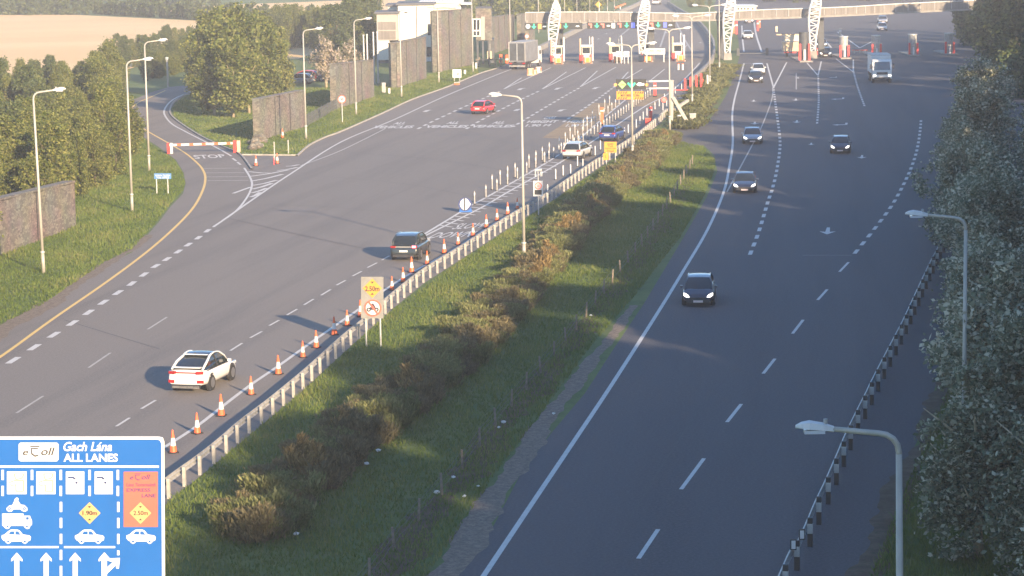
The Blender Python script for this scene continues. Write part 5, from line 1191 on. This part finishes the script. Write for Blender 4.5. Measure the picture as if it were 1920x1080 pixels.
for x_, y0_, y1_ in ((888, 37, 56), (894.5, 37, 56), (888, 58.5, 66.5), (894.5, 58.5, 66.5)):
    mb = MB(); rect(mb, x_, y0_, x_ + 4.6, y1_, Yt, .14); mb.build('pane', M['glass'], t, world=True)
mb = MB(); rect(mb, 902, 31, 909, 75, Yt, .06, .1); mb.build('render_strip', M['render_grey'], t, world=True)
t, Y = sgn('post_and_rail_fence', 'short timber post and rail fence beside the grey lorry', 'fence', (905, 125))
for x in (899, 918, 929, 939): p = P(x, 123, Y); MB().bar((p.x, Y, 0), (p.x, Y, 1.4), .2).build('post', M['wood'], t, world=True)
MB().bar(P(892, 112, Y), P(942, 112, Y), .16).build('rail', M['wood'], t, world=True)
t, Y = sgn('pay_station', 'pink and white pay station pillar beside the stone building doorway', 'machine', (918, 119)); MB().bar((P(918, 118, Y).x, Y, 0), P(917.5, 82, Y), .22).build('pillar', M['sign_white'], t, world=True); MB().box((P(918, 108, Y).x, Y - .1, P(918, 103, Y).z), (.7, .4, 1.1)).build('cabinet', M['tan'], t, world=True)
for (x, y, lab) in ((939, 118, 'red marker post left of the grey lorry'), (950, 119, 'orange round barrel beside the grey lorry')):
    b = G(x, y); t = thing('marker_post', lab, 'marker', (b.x, b.y, 0)); MB().tube([(0, 0, 0), (0, 0, 1.3)], .25, 10).build('body', M['orange'], t); MB().tube([(0, 0, .5), (0, 0, .75)], .26, 10).build('white_band', M['sign_white'], t)
# shaded toll side: booths seen from their exit side
def rbooth(px, by, ty, wpx, lab, body='galv_dull', dark=False):
    b = G(px, by); s = FOC / b.y; h = top_of((px, by), ty); w_ = wpx / s; t = thing('toll_booth', lab, 'toll booth', (b.x, b.y, 0), 0, 'toll booths on the shaded side')
    MB().box((0, 3.5, .09), (w_ * 1.1, 12, .18)).build('island', M['concrete'], t)
    cyl = MB().tube([(0, .6, .1), (0, .6, h)], w_ * .42, 16); cyl.build('round_cabin', M[body], t, smooth=False)
    MB().tube([(0, .6, h), (0, .6, h + .14)], w_ * .46, 16).build('roof_ring', M['galv'] if not dark else M['dark_metal'], t)
    for q in (-1, 1): MB().box((q * w_ * .40, -.35, h * .32), (w_ * .2, .2, h * .62)).build('red_guard', M['red'], t)
    MB().box((0, -.42, h * .22), (w_ * .16, .1, h * .4)).build('white_marker', M['sign_white'], t)
    return t
rbooth(1508, 115, 62, 22, 'dark round toll booth with red and white guards beside the white notice trailer', 'dark_metal', True)
rbooth(1583, 109, 70, 19, 'pale round toll booth with red guards right of the fourth tower')
rbooth(1643, 106, 68, 19, 'pale round toll booth with red guards beside the white lorry')
rbooth(1712, 104, 66, 19, 'pale round toll booth farthest right in the plaza'); rbooth(1780, 102, 64, 19, 'outermost round toll booth at the right end of the plaza')
t, Y = sgn('notice_trailer', 'large cream notice panel on a tan trailer in the shaded toll lanes', 'trailer', (1486, 106))
mb = MB(); rect(mb, 1470, 66, 1502, 77, Y, 0, .15); mb.build('panel', M['render_white'], t, world=True); mb = MB(); rect(mb, 1456, 64, 1515, 66, Y, .02, .12); mb.build('top_bar', M['tan'], t, world=True)
mb = MB(); rect(mb, 1469, 79, 1505, 96, Y, 0, 2.5); mb.build('trailer_body', M['tan'], t, world=True); mb = MB(); rect(mb, 1470, 97.5, 1493, 99.5, Y, .05, .1); mb.build('red_bar', M['red'], t, world=True)
for x in (1476, 1499): p = P(x, 103, Y); MB().tube([(p.x - .15, Y + .6, .45), (p.x + .15, Y + .6, .45)], .45, 14).build('wheel', M['rubber'], t, world=True)
mb = MB()
for x in (1486, 1497): mb.bar(P(x, 77, Y + .05), P(x, 80, Y + .05), .1)
mb.build('bracket', M['galv_dull'], t, world=True)
for i, (x, y, ty, m_, lab) in enumerate([(1516, 108, 87, 'red', 'red post just left of the fourth lattice tower plinth'), (1534, 103, 90, 'red', 'thin red post right of the fourth lattice tower'),
        (1381, 64, 40, 'red', 'tall red marker left of the sunlit toll lane'), (1376, 62, 42, 'orange', 'tall orange marker at the left of the red one by the sunlit lane'), (1421, 58, 38, 'red', 'tall red marker right of the sunlit toll lane'), (1424, 52, 36, 'orange', 'orange marker just behind the red one right of the sunlit lane'),
        (1456, 60, 49, 'tan', 'pale cream marker in the middle of the toll island behind the notice trailer'), (1575, 70, 53, 'post_grey', 'thin grey post behind the pale round toll booth')]):
    b = G(x, y); h = top_of((x, y), ty); t = thing('lane_marker', lab, 'lane marker', (b.x, b.y, 0), 0, 'lane markers in the toll plaza')
    MB().box((0, 0, h / 2), (.38, .3, h)).build('body', M[m_], t); MB().box((0, -.16, h * .7), (.4, .03, h * .12)).build('band', M['sign_white'], t)
t, Y = sgn('low_barrier', 'low red and white bar in front of the right-hand toll lanes', 'barrier', (1612, 100)); mb = MB(); rect(mb, 1598, 93, 1627, 95, Y, 0, .1); mb.build('bar', M['red'], t, world=True)
for x in (1602, 1612, 1622): p = P(x, 99, Y); MB().bar((p.x, Y, 0), (p.x, Y, .5), .15).build('foot', M['galv_dull'], t, world=True)
t, Y = sgn('toll_bar', 'long dark barrier arm lying across the sunlit toll lane', 'barrier', (1405, 104)); MB().bar(P(1384, 100, Y), P(1438, 100, Y), .12).build('arm', M['dark_metal'], t, world=True)
for x in (1384, 1438): p = P(x, 104, Y); MB().box((p.x, Y, .55), (.4, .4, 1.1)).build('housing', M['dark_metal'], t, world=True)
# buildings beyond the plaza
t, Y = sgn('service_building', 'low cream service building with a row of dark windows beyond the footbridge', 'building', (1398, 22))
mb = MB(); rect(mb, 1376, 12, 1418, 24, Y, 0, 10); mb.build('walls', M['render_white'], t, world=True); mb = MB(); rect(mb, 1374, 10.5, 1421, 12, Y, .5, 11); mb.build('roof', M['white'], t, world=True)
for x in (1383, 1389, 1395, 1401, 1410): mb = MB(); rect(mb, x, 15, x + 3, 18, Y, .05); mb.build('window', M['glass'], t, world=True)
t, Y = sgn('barrier_board', 'pale orange board on a post beside the far end of the sunny road', 'board', (1163, 20)); mb = MB(); ppoly(mb, [(1153, 13), (1173, 5.5), (1174, 8), (1154, 16)], Y, 0, .1); mb.build('board', M['orange'], t, world=True); MB().bar((P(1163, 19, Y).x, Y + .2, 0), P(1163, 11, Y + .2), .2).build('post', M['white'], t, world=True)
# litter
for i, (x, y, lab) in enumerate([(944, 796, 'white crumpled litter beside a fence post up the median'), (935, 806, 'tiny white scrap just below the larger litter by the fence'), (820, 928, 'round white litter at the foot of the fence'),
        (871, 936, 'white cup lying on the grass right of the fence'), (897, 917, 'white scrap on the grass near the gravel edge'), (688, 874, 'white litter below the bushes in the lower median'),
        (709, 850, 'tiny white scrap at the edge of the lower median bushes'), (1108, 595, 'pale scrap beside the fence half way up the median'), (1038, 780, 'small white scrap on the gravel edge'), (850, 900, 'small pale scrap between fence posts in the lower median'), (555, 1007, 'small white scrap in the grass at the bottom of the median')]):
    p = G(x, y); rr = random.Random(i); bm = bmesh.new(); bmesh.ops.create_icosphere(bm, subdivisions=1, radius=rr.uniform(.05, .09))
    for v in bm.verts: v.co *= rr.uniform(.7, 1.3)
    me = bpy.data.meshes.new('litter'); bm.to_mesh(me); bm.free(); me.materials.append(M['litter']); o = bpy.data.objects.new('litter', me); COL.objects.link(o); o.location = (p.x, p.y, .12); o.scale = (1.5, 1, .8); tag(o, lab, 'litter', 'litter on the median')
# ------------------------------------------------------------------ vegetation
NP = np.random.default_rng(5)
M['leaf_olive'] = leafmat('leaf_olive', (.055, .078, .020), (.14, .165, .042), (.28, .27, .085))
M['leaf_dark'] = leafmat('leaf_dark', (.035, .055, .02), (.09, .12, .045), (.17, .19, .075))
M['leaf_silver'] = leafmat('leaf_silver', (.11, .125, .075), (.24, .26, .17), (.74, .68, .52), .4, .6)
M['leaf_blossom'] = leafmat('leaf_blossom', (.12, .13, .06), (.32, .27, .19), (.62, .50, .42))
M['twig_brown'] = leafmat('twig_brown', (.075, .068, .040), (.15, .135, .075), (.26, .21, .11), .3)
M['blade'] = leafmat('blade', (.075, .12, .03), (.15, .20, .052), (.29, .26, .11), .35)
def leaf_mesh(name, pts, size, m, up=.3, aspect=.6):       # one small quad per point, random tilt
    n = len(pts); a = NP.normal(size=(n, 3)); a[:, 2] *= .7; a /= np.linalg.norm(a, axis=1)[:, None]
    b = NP.normal(size=(n, 3)); b -= a * (a * b).sum(1)[:, None]; b /= np.linalg.norm(b, axis=1)[:, None]
    s = (size * NP.uniform(.6, 1.4, n))[:, None]
    v = np.stack([pts - a * s, pts + b * s * aspect, pts + a * s, pts - b * s * aspect], 1).reshape(-1, 3)
    return quadmesh(name, v, m, NP.uniform(0, 1, n))
def quadmesh(name, v, m, shade):
    n = len(v) // 4; me = bpy.data.meshes.new(name); me.vertices.add(n * 4); me.loops.add(n * 4); me.polygons.add(n)
    me.vertices.foreach_set('co', v.astype(np.float32).ravel()); me.loops.foreach_set('vertex_index', np.arange(n * 4, dtype=np.int32))
    me.polygons.foreach_set('loop_start', np.arange(0, n * 4, 4, dtype=np.int32)); me.polygons.foreach_set('loop_total', np.full(n, 4, np.int32))
    me.update(); at = me.attributes.new('leaf', 'FLOAT', 'FACE'); at.data.foreach_set('value', shade.astype(np.float32)); me.materials.append(m); return me
def crown_points(h, w_, n, seed, low=.12, lobes=16, clump=42, cs=.09):
    rng = np.random.default_rng(seed); L = []
    for i in range(lobes):
        f = rng.uniform(low, .93); rad = math.sin(math.pi * min(1, (f - low * .4) / (1 - low * .4)) ** .8) * w_ * .5
        an = rng.uniform(0, 6.28); r = rad * rng.uniform(.15, .75); L.append((r * math.cos(an), r * math.sin(an), h * f, w_ * rng.uniform(.13, .24)))
    L.append((0, 0, h * .93, w_ * .10)); L = np.array(L); nc = n // clump
    k = rng.integers(0, len(L), nc); d = rng.normal(size=(nc, 3)); d /= np.linalg.norm(d, axis=1)[:, None]
    c = L[k, :3] + d * (L[k, 3] * rng.uniform(.55, 1.12, nc))[:, None] * np.array([1, 1, 1.15])
    p = (c[:, None, :] + rng.normal(size=(nc, clump, 3)) * (w_ * cs * .5)).reshape(-1, 3); p[:, 2] = np.maximum(p[:, 2], .25); return p
def make_tree(name, h, w_, n, size, m, bark, seed, low=.12, label='', cat='tree', group=None, cs=.09):
    t = thing(name, label, cat, (0, 0, 0), 0, group); rr = random.Random(seed)
    me = leaf_mesh('crown', crown_points(h, w_, n, seed, low, cs=cs), size, m); o = bpy.data.objects.new('crown', me); COL.objects.link(o); o.parent = t
    mb = MB(); mb.tube([(0, 0, 0), (.1, 0, h * .3), (0, .1, h * .6), (0, 0, h * .88)], [w_ * .032, w_ * .024, w_ * .014, .02], 7)
    for i in range(7):
        a = rr.uniform(0, 6.28); z = h * rr.uniform(.22, .6); r = w_ * rr.uniform(.25, .4)
        mb.tube([(0, 0, z), (r * .5 * math.cos(a), r * .5 * math.sin(a), z + h * .1), (r * math.cos(a), r * math.sin(a), z + h * .22)], [w_ * .013, w_ * .008, .015], 5)
    mb.build('trunk', bark, t, smooth=True); return t
far = (0, -900, -50)
TP = {}
def proto(key, *a, **k): TP[key] = (make_tree(*a, **k), [False])
def plant_tree(key, x, y, s=1.0, lab=None, grp=None, rz=None, sz=None):
    t, used = TP[key]; rz = random.uniform(0, 6.28) if rz is None else rz; sc = (s, s, sz or s)
    if not used[0]: used[0] = True; t.location = (x, y, 0); t.rotation_euler = (0, 0, rz); t.scale = sc; o = t
    else: o = copy_thing(t, (x, y, 0), rz, None, sc)
    if lab: o['label'] = lab
    if grp: o['group'] = grp
    return o
for i in range(3): proto(('olive', i), 'broadleaf_tree', 9.5, 6.5, 11000, .17, M['leaf_olive'], M['bark'], 20 + i, .06)
for i in range(2): proto(('dark', i), 'dark_leaved_tree', 11, 7.0, 8000, .24, M['leaf_dark'], M['bark'], 30 + i, .04)
for i in range(3): proto(('silver', i), 'silver_leaved_tree', 7.4, 6.4, 15500, .105, M['leaf_silver'], M['bark_pale'], 40 + i, .10, cs=.06)
proto(('shade', 0), 'tall_tree', 19, 10, 9000, .38, M['leaf_dark'], M['bark'], 50, .05); proto(('shade', 1), 'tall_tree', 22, 9, 9000, .38, M['leaf_dark'], M['bark'], 51, .05)
proto(('lawn', 0), 'lawn_tree', 7.6, 6.0, 9000, .17, M['leaf_olive'], M['bark_pale'], 60, .22); proto(('blossom', 0), 'blossom_tree', 6, 6.4, 3600, .15, M['leaf_blossom'], M['bark_pale'], 61, .42)
rr = random.Random(2)
# wood along the left: rows going back from the grass edge
front = gline([(-160, 640), (-60, 545), (5, 470), (70, 425), (118, 385), (150, 372), (195, 345), (232, 318), (240, 285), (232, 255), (222, 232), (205, 210), (212, 190), (238, 170), (262, 160)], 4)
GL = 'trees of the roadside wood on the left'
for row in range(6):
    for p in resample(front, 3.4 + row * .7):
        jx = -1.2 - row * 4.2 + rr.uniform(-1.2, 1.2); jy = row * 1.4 + rr.uniform(-1.6, 1.6); q = (p.x + jx, p.y + jy)
        wl_ = abs((q[0] - G(80, 445).x)) < 6 and row == 0 and G(20, 470).y - 4 < q[1] < G(143, 425).y + 1
        if wl_ or q[1] > 330: continue
        s = rr.uniform(.42, .64) if row == 0 else rr.uniform(.42, .62) * (1.2 if rr.random() < .06 else 1) * (.82 if q[1] > 235 else 1)
        kx = 'olive' if row < 2 or rr.random() < .5 else 'dark'
        plant_tree((kx, rr.randrange(3 if kx == 'olive' else 2)), *q, s, ('olive green tree in the front row of the roadside wood on the left' if row == 0 else 'yellowish green tree deeper in the roadside wood on the left' if kx == 'olive' else 'darker green tree deeper in the roadside wood on the left'), GL, sz=s * rr.uniform(.85, 1.15))
# belt behind the slip road bend up to the building
GB = 'trees of the belt between slip road and stubble field'
for px0, px1, n, jit in (((270, 152), (545, 96), 20, 6), ((240, 128), (690, 72), 34, 6), ((220, 112), (720, 58), 36, 7), ((375, 104), (700, 45), 20, 8)):
    for i in range(n):
        f = (i + rr.uniform(-.3, .3)) / n; p = G(px0[0] * (1 - f) + px1[0] * f, px0[1] * (1 - f) + px1[1] * f + rr.uniform(-2, 2)); 
        kx = 'olive' if rr.random() < .5 else 'dark'; plant_tree((kx, rr.randrange(3 if kx == 'olive' else 2)), p.x, p.y, s, 'green tree in the dense belt between the slip road and the stubble field', GB, sz=s * rr.uniform(.85, 1.25))
for i in range(26):
    p = G(rr.uniform(500, 700), rr.uniform(74, 118)); plant_tree(('olive', rr.randrange(3)), p.x, p.y, rr.uniform(.55, .8), 'green tree in the dense belt between the slip road and the stubble field', GB)
# lawn trees
GN = 'lawn trees inside the slip road bend'
for x, y, s, lab in ((402, 216, .95, 'leftmost pale-trunked lawn tree at the slip road bend'), (438, 221, 1.05, 'middle pale-trunked lawn tree, nearest to the camera'), (467, 213, 1.0, 'right-hand pale-trunked lawn tree beside the stone wall'),
        (385, 190, 1.1, 'lawn tree at the far left overhanging the slip road'), (425, 192, 1.2, 'lawn tree behind the middle pale-trunked one'), (465, 190, 1.2, 'lawn tree behind the right-hand pale-trunked one'), (500, 192, 1.05, 'lawn tree directly behind the nearest stone wall'), (524, 184, .85, 'lawn tree at the right end behind the nearest stone wall'),
        (400, 170, 1.25, 'back row lawn tree hiding the end of the slip road'), (445, 166, 1.3, 'back row lawn tree in the middle'), (490, 168, 1.2, 'back row lawn tree above the nearest stone wall'), (516, 164, .95, 'back row lawn tree left of the parked red car')):
    p = G(x, y); plant_tree(('lawn', 0), p.x, p.y, s, lab, GN)
p = G(612, 165); plant_tree(('blossom', 0), p.x, p.y, .95, 'small tree with pinkish white foliage beside the parked cars'); p = G(655, 158); plant_tree(('blossom', 0), p.x, p.y, .85, 'second pinkish pale tree behind the stone wall with the speed sign')
for i, (x, y) in enumerate([(632, 118), (655, 104), (668, 96), (690, 88), (700, 66)]): p = G(x, y); plant_tree(('dark', i % 2), p.x, p.y, .8, ['nearest', 'second', 'third', 'fourth', 'farthest'][i] + ' dark green tree in the group left of the white building')
# field hedges and far woods
def wood_mass(name, spots, m, seed, kind='stuff', n=1500, h=9, size=.42):
    V = []; rng = np.random.default_rng(seed)
    for i, (x, y, s_) in enumerate(spots):
        p = crown_points(h * s_ * rng.uniform(.85, 1.2), h * .75 * s_, n, seed + i, .0, lobes=12, clump=12, cs=.13) + np.array([x, y, 0]); V.append(p)
    me = leaf_mesh(name, np.concatenate(V), size, m); o = bpy.data.objects.new(name, me); COL.objects.link(o)
    return tag(o, kind=kind) if kind else o
for k_, (px0, px1, n, lab) in enumerate((((-60, 30), (200, 28), 22, 'dark hedge along the top of the left stubble field'), ((200, 29), (470, 44), 30, 'dark hedge between the two stubble fields'), ((430, 41), (700, 43), 24, 'dark hedge in front of the far stubble field, left of the white building'))):
    sp = [(G(px0[0] * (1 - i / n) + px1[0] * i / n, px0[1] * (1 - i / n) + px1[1] * i / n - 1 + rr.uniform(-.5, .5)), rr.uniform(.28, .46)) for i in range(n)]
    o = wood_mass('hedge', [(p.x, p.y, s_) for p, s_ in sp], M['leaf_dark'], 100 + k_ * 50, None, 900, 9, .3); tag(o, lab, 'hedge')
sp = [G(rr.uniform(-120, 430), rr.uniform(-9, 15)) for i in range(110)]; wood_mass('far_wood', [(p.x, p.y, rr.uniform(.5, .85)) for p in sp], M['leaf_dark'], 300)
sp = []
for i in range(85):
    y = rr.uniform(-12, 42); x = rr.uniform(880, 1190 - (y + 12) * 2.6 + 20); x = min(x, np.interp(y, [-12, 0, 24, 50], [1212, 1190, 1140, 1080]) - 24); sp.append((G(x, y), rr.uniform(.3, .75)))
wood_mass('wooded_bank', [(p.x, p.y, s_) for p, s_ in sp], M['leaf_olive'], 500)
sp = [G(rr.uniform(1425, 2150), rr.uniform(-16, 5)) for i in range(80)]; wood_mass('far_wood', [(p.x, p.y, rr.uniform(.5, .9)) for p in sp], M['leaf_dark'], 700)
for i in range(10):
    p = G(rr.uniform(1290, 1345), rr.uniform(-10, 16)); plant_tree(('olive', i % 3), p.x, p.y, rr.uniform(.2, .35), 'small bush on the strip between the roads beyond the footbridge', 'bushes between the roads beyond the footbridge')
# right-hand silver trees
GS = 'silvery leaved trees beside the shaded road'
SV = [(15.7, 81), (17.6, 62), (16.9, 69), (17.0, 76), (17.2, 83), (17.4, 90), (18.8, 97), (20.2, 104), (21.4, 112), (23, 120), (24.6, 128), (26, 136), (27, 144), (28, 152), (29.3, 160), (31, 169), (33, 178), (35, 188), (37, 198), (39.5, 208), (42, 220),
      (22.0, 72), (22.3, 80), (22.6, 88), (23.5, 96), (25, 104), (26.5, 113), (28.5, 122), (30.5, 131), (32.5, 141), (34, 151), (35.5, 161), (37.5, 172), (40, 184), (43, 197), (28, 90), (30, 102), (33, 116), (36, 130), (39, 146)]
for i, (x, y) in enumerate(SV):
    s = rr.uniform(.78, 1.14) if i < 21 else rr.uniform(.95, 1.25)
    plant_tree(('silver', i % 3), x + rr.uniform(-.5, .5), y + rr.uniform(-.8, .8), s, (f'{ORD[max(i - 1, 0)]} silvery tree from the camera in the front row at the right' if 0 < i < 21 else 'silvery grey-green tree crowded in the back rows at the right edge' if i else 'small silvery tree hiding the foot of the second right-hand lamp post'), GS)
# tall trees outside the right of the picture, whose shade covers the right-hand road
GT = 'tall trees outside the picture shading the right-hand road'
y = -110
while y < 134:
    x = 31 + rr.uniform(-2, 2.5) + (0 if y < 60 else (y - 60) * .05); k_ = 1.19 if y < 50 else 1.0 if y < 80 else .92
    plant_tree(('shade', rr.randrange(2)), x, y, rr.uniform(.96, 1.05) * k_, 'tall dark tree right of the shaded road', GT)
    plant_tree(('shade', rr.randrange(2)), x + 7, y + 3, rr.uniform(.94, 1.04) * k_, 'tall dark tree right of the shaded road', GT); y += 5.2
for i in range(26):
    yy = 215 + i * 9; plant_tree(('dark', rr.randrange(2)), 52 + (yy - 215) * .13 + rr.uniform(-2, 2), yy, rr.uniform(.95, 1.3), f'{ORD[i]} dark green tree in the row right of the toll plaza', 'trees right of the toll plaza')
for i in range(15):                                         # the tall ones carry on as a thinner belt further up
    yy = 148 + i * 7.5; plant_tree(('shade', i % 2), 48 + (yy - 150) * .19, yy, rr.uniform(.78, .95), 'tall dark tree right of the shaded road', GT)
for i in range(16):
    yy = 118 + i * 8; plant_tree(('shade', i % 2), 47 + max(0, yy - 130) * .17 + rr.uniform(-1, 1), yy, rr.uniform(.95, 1.08), 'tall dark tree right of the shaded road', GT)
# shrubs down the middle of the median
def make_shrub(seed, h, w_, n, size, m, cap):
    t = thing('shrub', '', 'shrub', (0, 0, 0)); rng = np.random.default_rng(seed)
    an = rng.uniform(0, 6.28, n); f = rng.uniform(0.03, 1, n) ** .8; sh_ = np.floor(rng.uniform(0, 14, n)); an = sh_ * 2.4 + rng.normal(size=n) * .35; rs_ = (.25 + .75 * ((sh_ * .618) % 1)); hs_ = .6 + .55 * ((sh_ * .377 + seed * .1) % 1); r = np.abs(w_ * .5 * rs_ * (.55 + .5 * f) + rng.normal(size=n) * w_ * .09); f = f * hs_
    pts = np.stack([r * np.cos(an), r * np.sin(an), h * f], 1)
    v0 = np.stack([np.cos(an) * .35, np.sin(an) * .35, np.ones(n)], 1) + rng.normal(size=(n, 3)) * .35; v0 /= np.linalg.norm(v0, axis=1)[:, None]
    b = rng.normal(size=(n, 3)); b -= v0 * (v0 * b).sum(1)[:, None]; b /= np.linalg.norm(b, axis=1)[:, None]; s = (size * rng.uniform(.6, 1.5, n) * np.where(rng.uniform(0, 1, n) < .12, 2.0, 1.0))[:, None]
    v = np.stack([pts - v0 * s, pts + b * s * .28, pts + v0 * s, pts - b * s * .28], 1).reshape(-1, 3); v[:, 2] = np.maximum(v[:, 2], .01)
    me = quadmesh('foliage', v, m, np.clip(rng.uniform(0, .7, n) + .3 * f, 0, 1)); o = bpy.data.objects.new('foliage', me); COL.objects.link(o); o.parent = t
    mb = MB()
    for i in range(9): a = i * .7; mb.tube([(0, 0, 0), (.25 * w_ * math.cos(a), .25 * w_ * math.sin(a), h * .75)], [.03, .01], 4)
    mb.build('stems', M['bark'], t); return t
M['twig_sunlit'] = leafmat('twig_sunlit', (.10, .075, .035), (.20, .145, .06), (.36, .25, .11), .25)  # low sun on the bush tips, put into the twig colour
M['twig_green'] = leafmat('twig_green', (.075, .09, .038), (.15, .17, .065), (.27, .26, .11), .3)
for i in range(2): TP[('sh', i)] = (make_shrub(70 + i, 1.5, 2.4, 5200, .085, M['twig_brown'], 0), [False])
for i in range(2): TP[('gr', i)] = (make_shrub(75 + i, 1.5, 2.4, 5200, .085, M['twig_green'], 0), [False])
TP[('go', 0)] = (make_shrub(80, 1.9, 1.3, 2600, .10, M['twig_sunlit'], 0), [False])
hl = gline([(470, 1010), (520, 945), (570, 905), (625, 860), (690, 800), (745, 762), (800, 715), (850, 675), (905, 625), (960, 560), (1005, 510), (1060, 445), (1105, 400), (1150, 355), (1200, 310), (1245, 262)], 5)
GSH = 'brownish bushes down the middle of the median'
for k, off in enumerate((-.9, .1, 1.0)):
    for i, p in enumerate(resample(hl, 1.75)):
        f = i / 90; s = rr.uniform(.62, .95) * (1.0 if k == 1 else .8); key = ('sh', rr.randrange(2)) if rr.random() < .55 else ('gr', rr.randrange(2))
        plant_tree(key, p.x + off + rr.uniform(-.35, .35), p.y + rr.uniform(-.6, .6), s, 'brownish twiggy bush in the continuous bush strip down the median', GSH, sz=s * rr.uniform(.75, 1.05))
for n_i, (x, y, s) in enumerate(sorted(((770, 755, 1.0), (762, 748, .9), (590, 915, 1.0), (575, 905, .9), (560, 895, .95), (640, 830, .8), (645, 815, .7), (1055, 455, 1.0), (1068, 447, .9), (1080, 440, .85), (1020, 520, 1.0), (1030, 500, .95), (1008, 540, .9), (1110, 400, .8), (1120, 388, .8), (1165, 345, .8), (1215, 295, .8), (1245, 270, .8)), key=lambda q: -q[1])):
    p = G(x, y); plant_tree(('go', 0), p.x, p.y, s * .85, f'{ORD[n_i]} taller tuft coloured as if sunlit gold along the median bush strip', 'tufts coloured as if sunlit in the median bush strip')
# median hedge beyond the height gantry: green, clipped low
TP[('hg', 0)] = (make_shrub(90, .9, 2.6, 2600, .12, leafmat('leaf_hedge', (.05, .06, .02), (.12, .13, .05), (.22, .21, .09)), 0), [False])
for i, p in enumerate(resample(gline([(1285, 240), (1300, 215), (1318, 190), (1338, 160), (1352, 140), (1358, 128)], 4), 4.6)):
    plant_tree(('hg', 0), p.x - .15, p.y, 1.0, f'{ORD[i]} low green bush in the clipped strip beyond the height gantry', 'low green bushes beyond the height gantry', sz=.8).scale = (1.35, 2.0, .8)
# ------------------------------------------------------------------ grass blades (stuff)
from mathutils.geometry import intersect_point_line
def inside(poly, x, y):
    c = np.zeros(len(x), bool); j = len(poly) - 1
    for i in range(len(poly)):
        xi, yi = poly[i]; xj, yj = poly[j]
        c ^= ((yi > y) != (yj > y)) & (x < (xj - xi) * (y - yi) / (yj - yi + 1e-9) + xi); j = i
    return c
def blades(poly_px, n, h, wd, seed, patch=.25):
    poly = [(G(x, y).x, G(x, y).y) for x, y in poly_px]; rng = np.random.default_rng(seed); a = np.array(poly)
    lo, hi = a.min(0), a.max(0); x = rng.uniform(lo[0], hi[0], n * 3); y = rng.uniform(lo[1], hi[1], n * 3); k = inside(poly, x, y); x, y = x[k][:n], y[k][:n]; m = len(x)
    pat = .5 + .5 * np.sin(x * .9 + 1.7 * np.sin(y * .23)) * np.sin(y * .31 + 1.3 * np.sin(x * .5)); hh = h * rng.uniform(.5, 1.3, m) * (.65 + .6 * pat)
    an = rng.uniform(0, 6.28, m); lean = rng.normal(size=(m, 2)) * .35 * hh[:, None]; w_ = wd * rng.uniform(.6, 1.3, m)
    c = np.stack([x, y, np.zeros(m)], 1); d = np.stack([np.cos(an) * w_, np.sin(an) * w_, np.zeros(m)], 1); tp = c + np.stack([lean[:, 0], lean[:, 1], hh], 1)
    v = np.stack([c - d, c + d, tp + d * .35, tp - d * .35], 1).reshape(-1, 3)
    sh = np.clip(.15 + .45 * pat + rng.normal(size=m) * .16, 0, 1); me = quadmesh('grass', v, M['blade'], sh); o = bpy.data.objects.new('grass', me); COL.objects.link(o); return tag(o, kind='stuff')
blades([(300, 955), (380, 890), (476, 812), (568, 735), (649, 660), (735, 583), (869, 487), (1045, 373), (1193, 272), (1237, 240), (1258, 262), (1318, 275), (1340, 300), (1340, 320), (1320, 368), (1275, 446), (1190, 555), (1108, 650), (1050, 728), (992, 806), (932, 885), (874, 972), (798, 1085), (700, 1240), (100, 1240)], 150000, .16, .022, 1)
blades([(-20, 618), (80, 572), (147, 526), (200, 490), (248, 468), (297, 412), (320, 382), (343, 357), (347, 343), (342, 325), (328, 302), (290, 275), (250, 249), (225, 228), (215, 225), (60, 440), (-20, 480)], 50000, .16, .035, 2)
blades([(374, 172), (347, 182), (330, 194), (324, 206), (327, 218), (349, 235), (386, 257), (423, 274), (452, 287), (556, 291), (578, 271), (608, 256), (638, 245), (717, 211), (773, 185), (840, 161), (898, 137), (890, 122), (800, 140), (740, 160), (600, 165), (430, 165)], 60000, .14, .05, 3)
blades([(1560, 1240), (1632, 1085), (1668, 992), (1702, 905), (1745, 815), (1790, 700), (1830, 600), (1960, 560), (2300, 1000), (2300, 1240)], 50000, .2, .022, 4)

# ------------------------------------------------------------------ evening haze
hm = bpy.data.materials.new('haze'); hm.use_nodes = True; n = hm.node_tree; n.nodes.clear(); ho = n.nodes.new('ShaderNodeOutputMaterial'); pv = n.nodes.new('ShaderNodeVolumePrincipled')
pv.inputs['Color'].default_value = (.93, .93, .95, 1); pv.inputs['Density'].default_value = .00045; pv.inputs['Anisotropy'].default_value = 0.0; n.links.new(pv.outputs[0], ho.inputs['Volume'])
tag(MB().box((0, 1150, 22), (3020, 2920, 46)).build('haze', hm), kind='stuff')
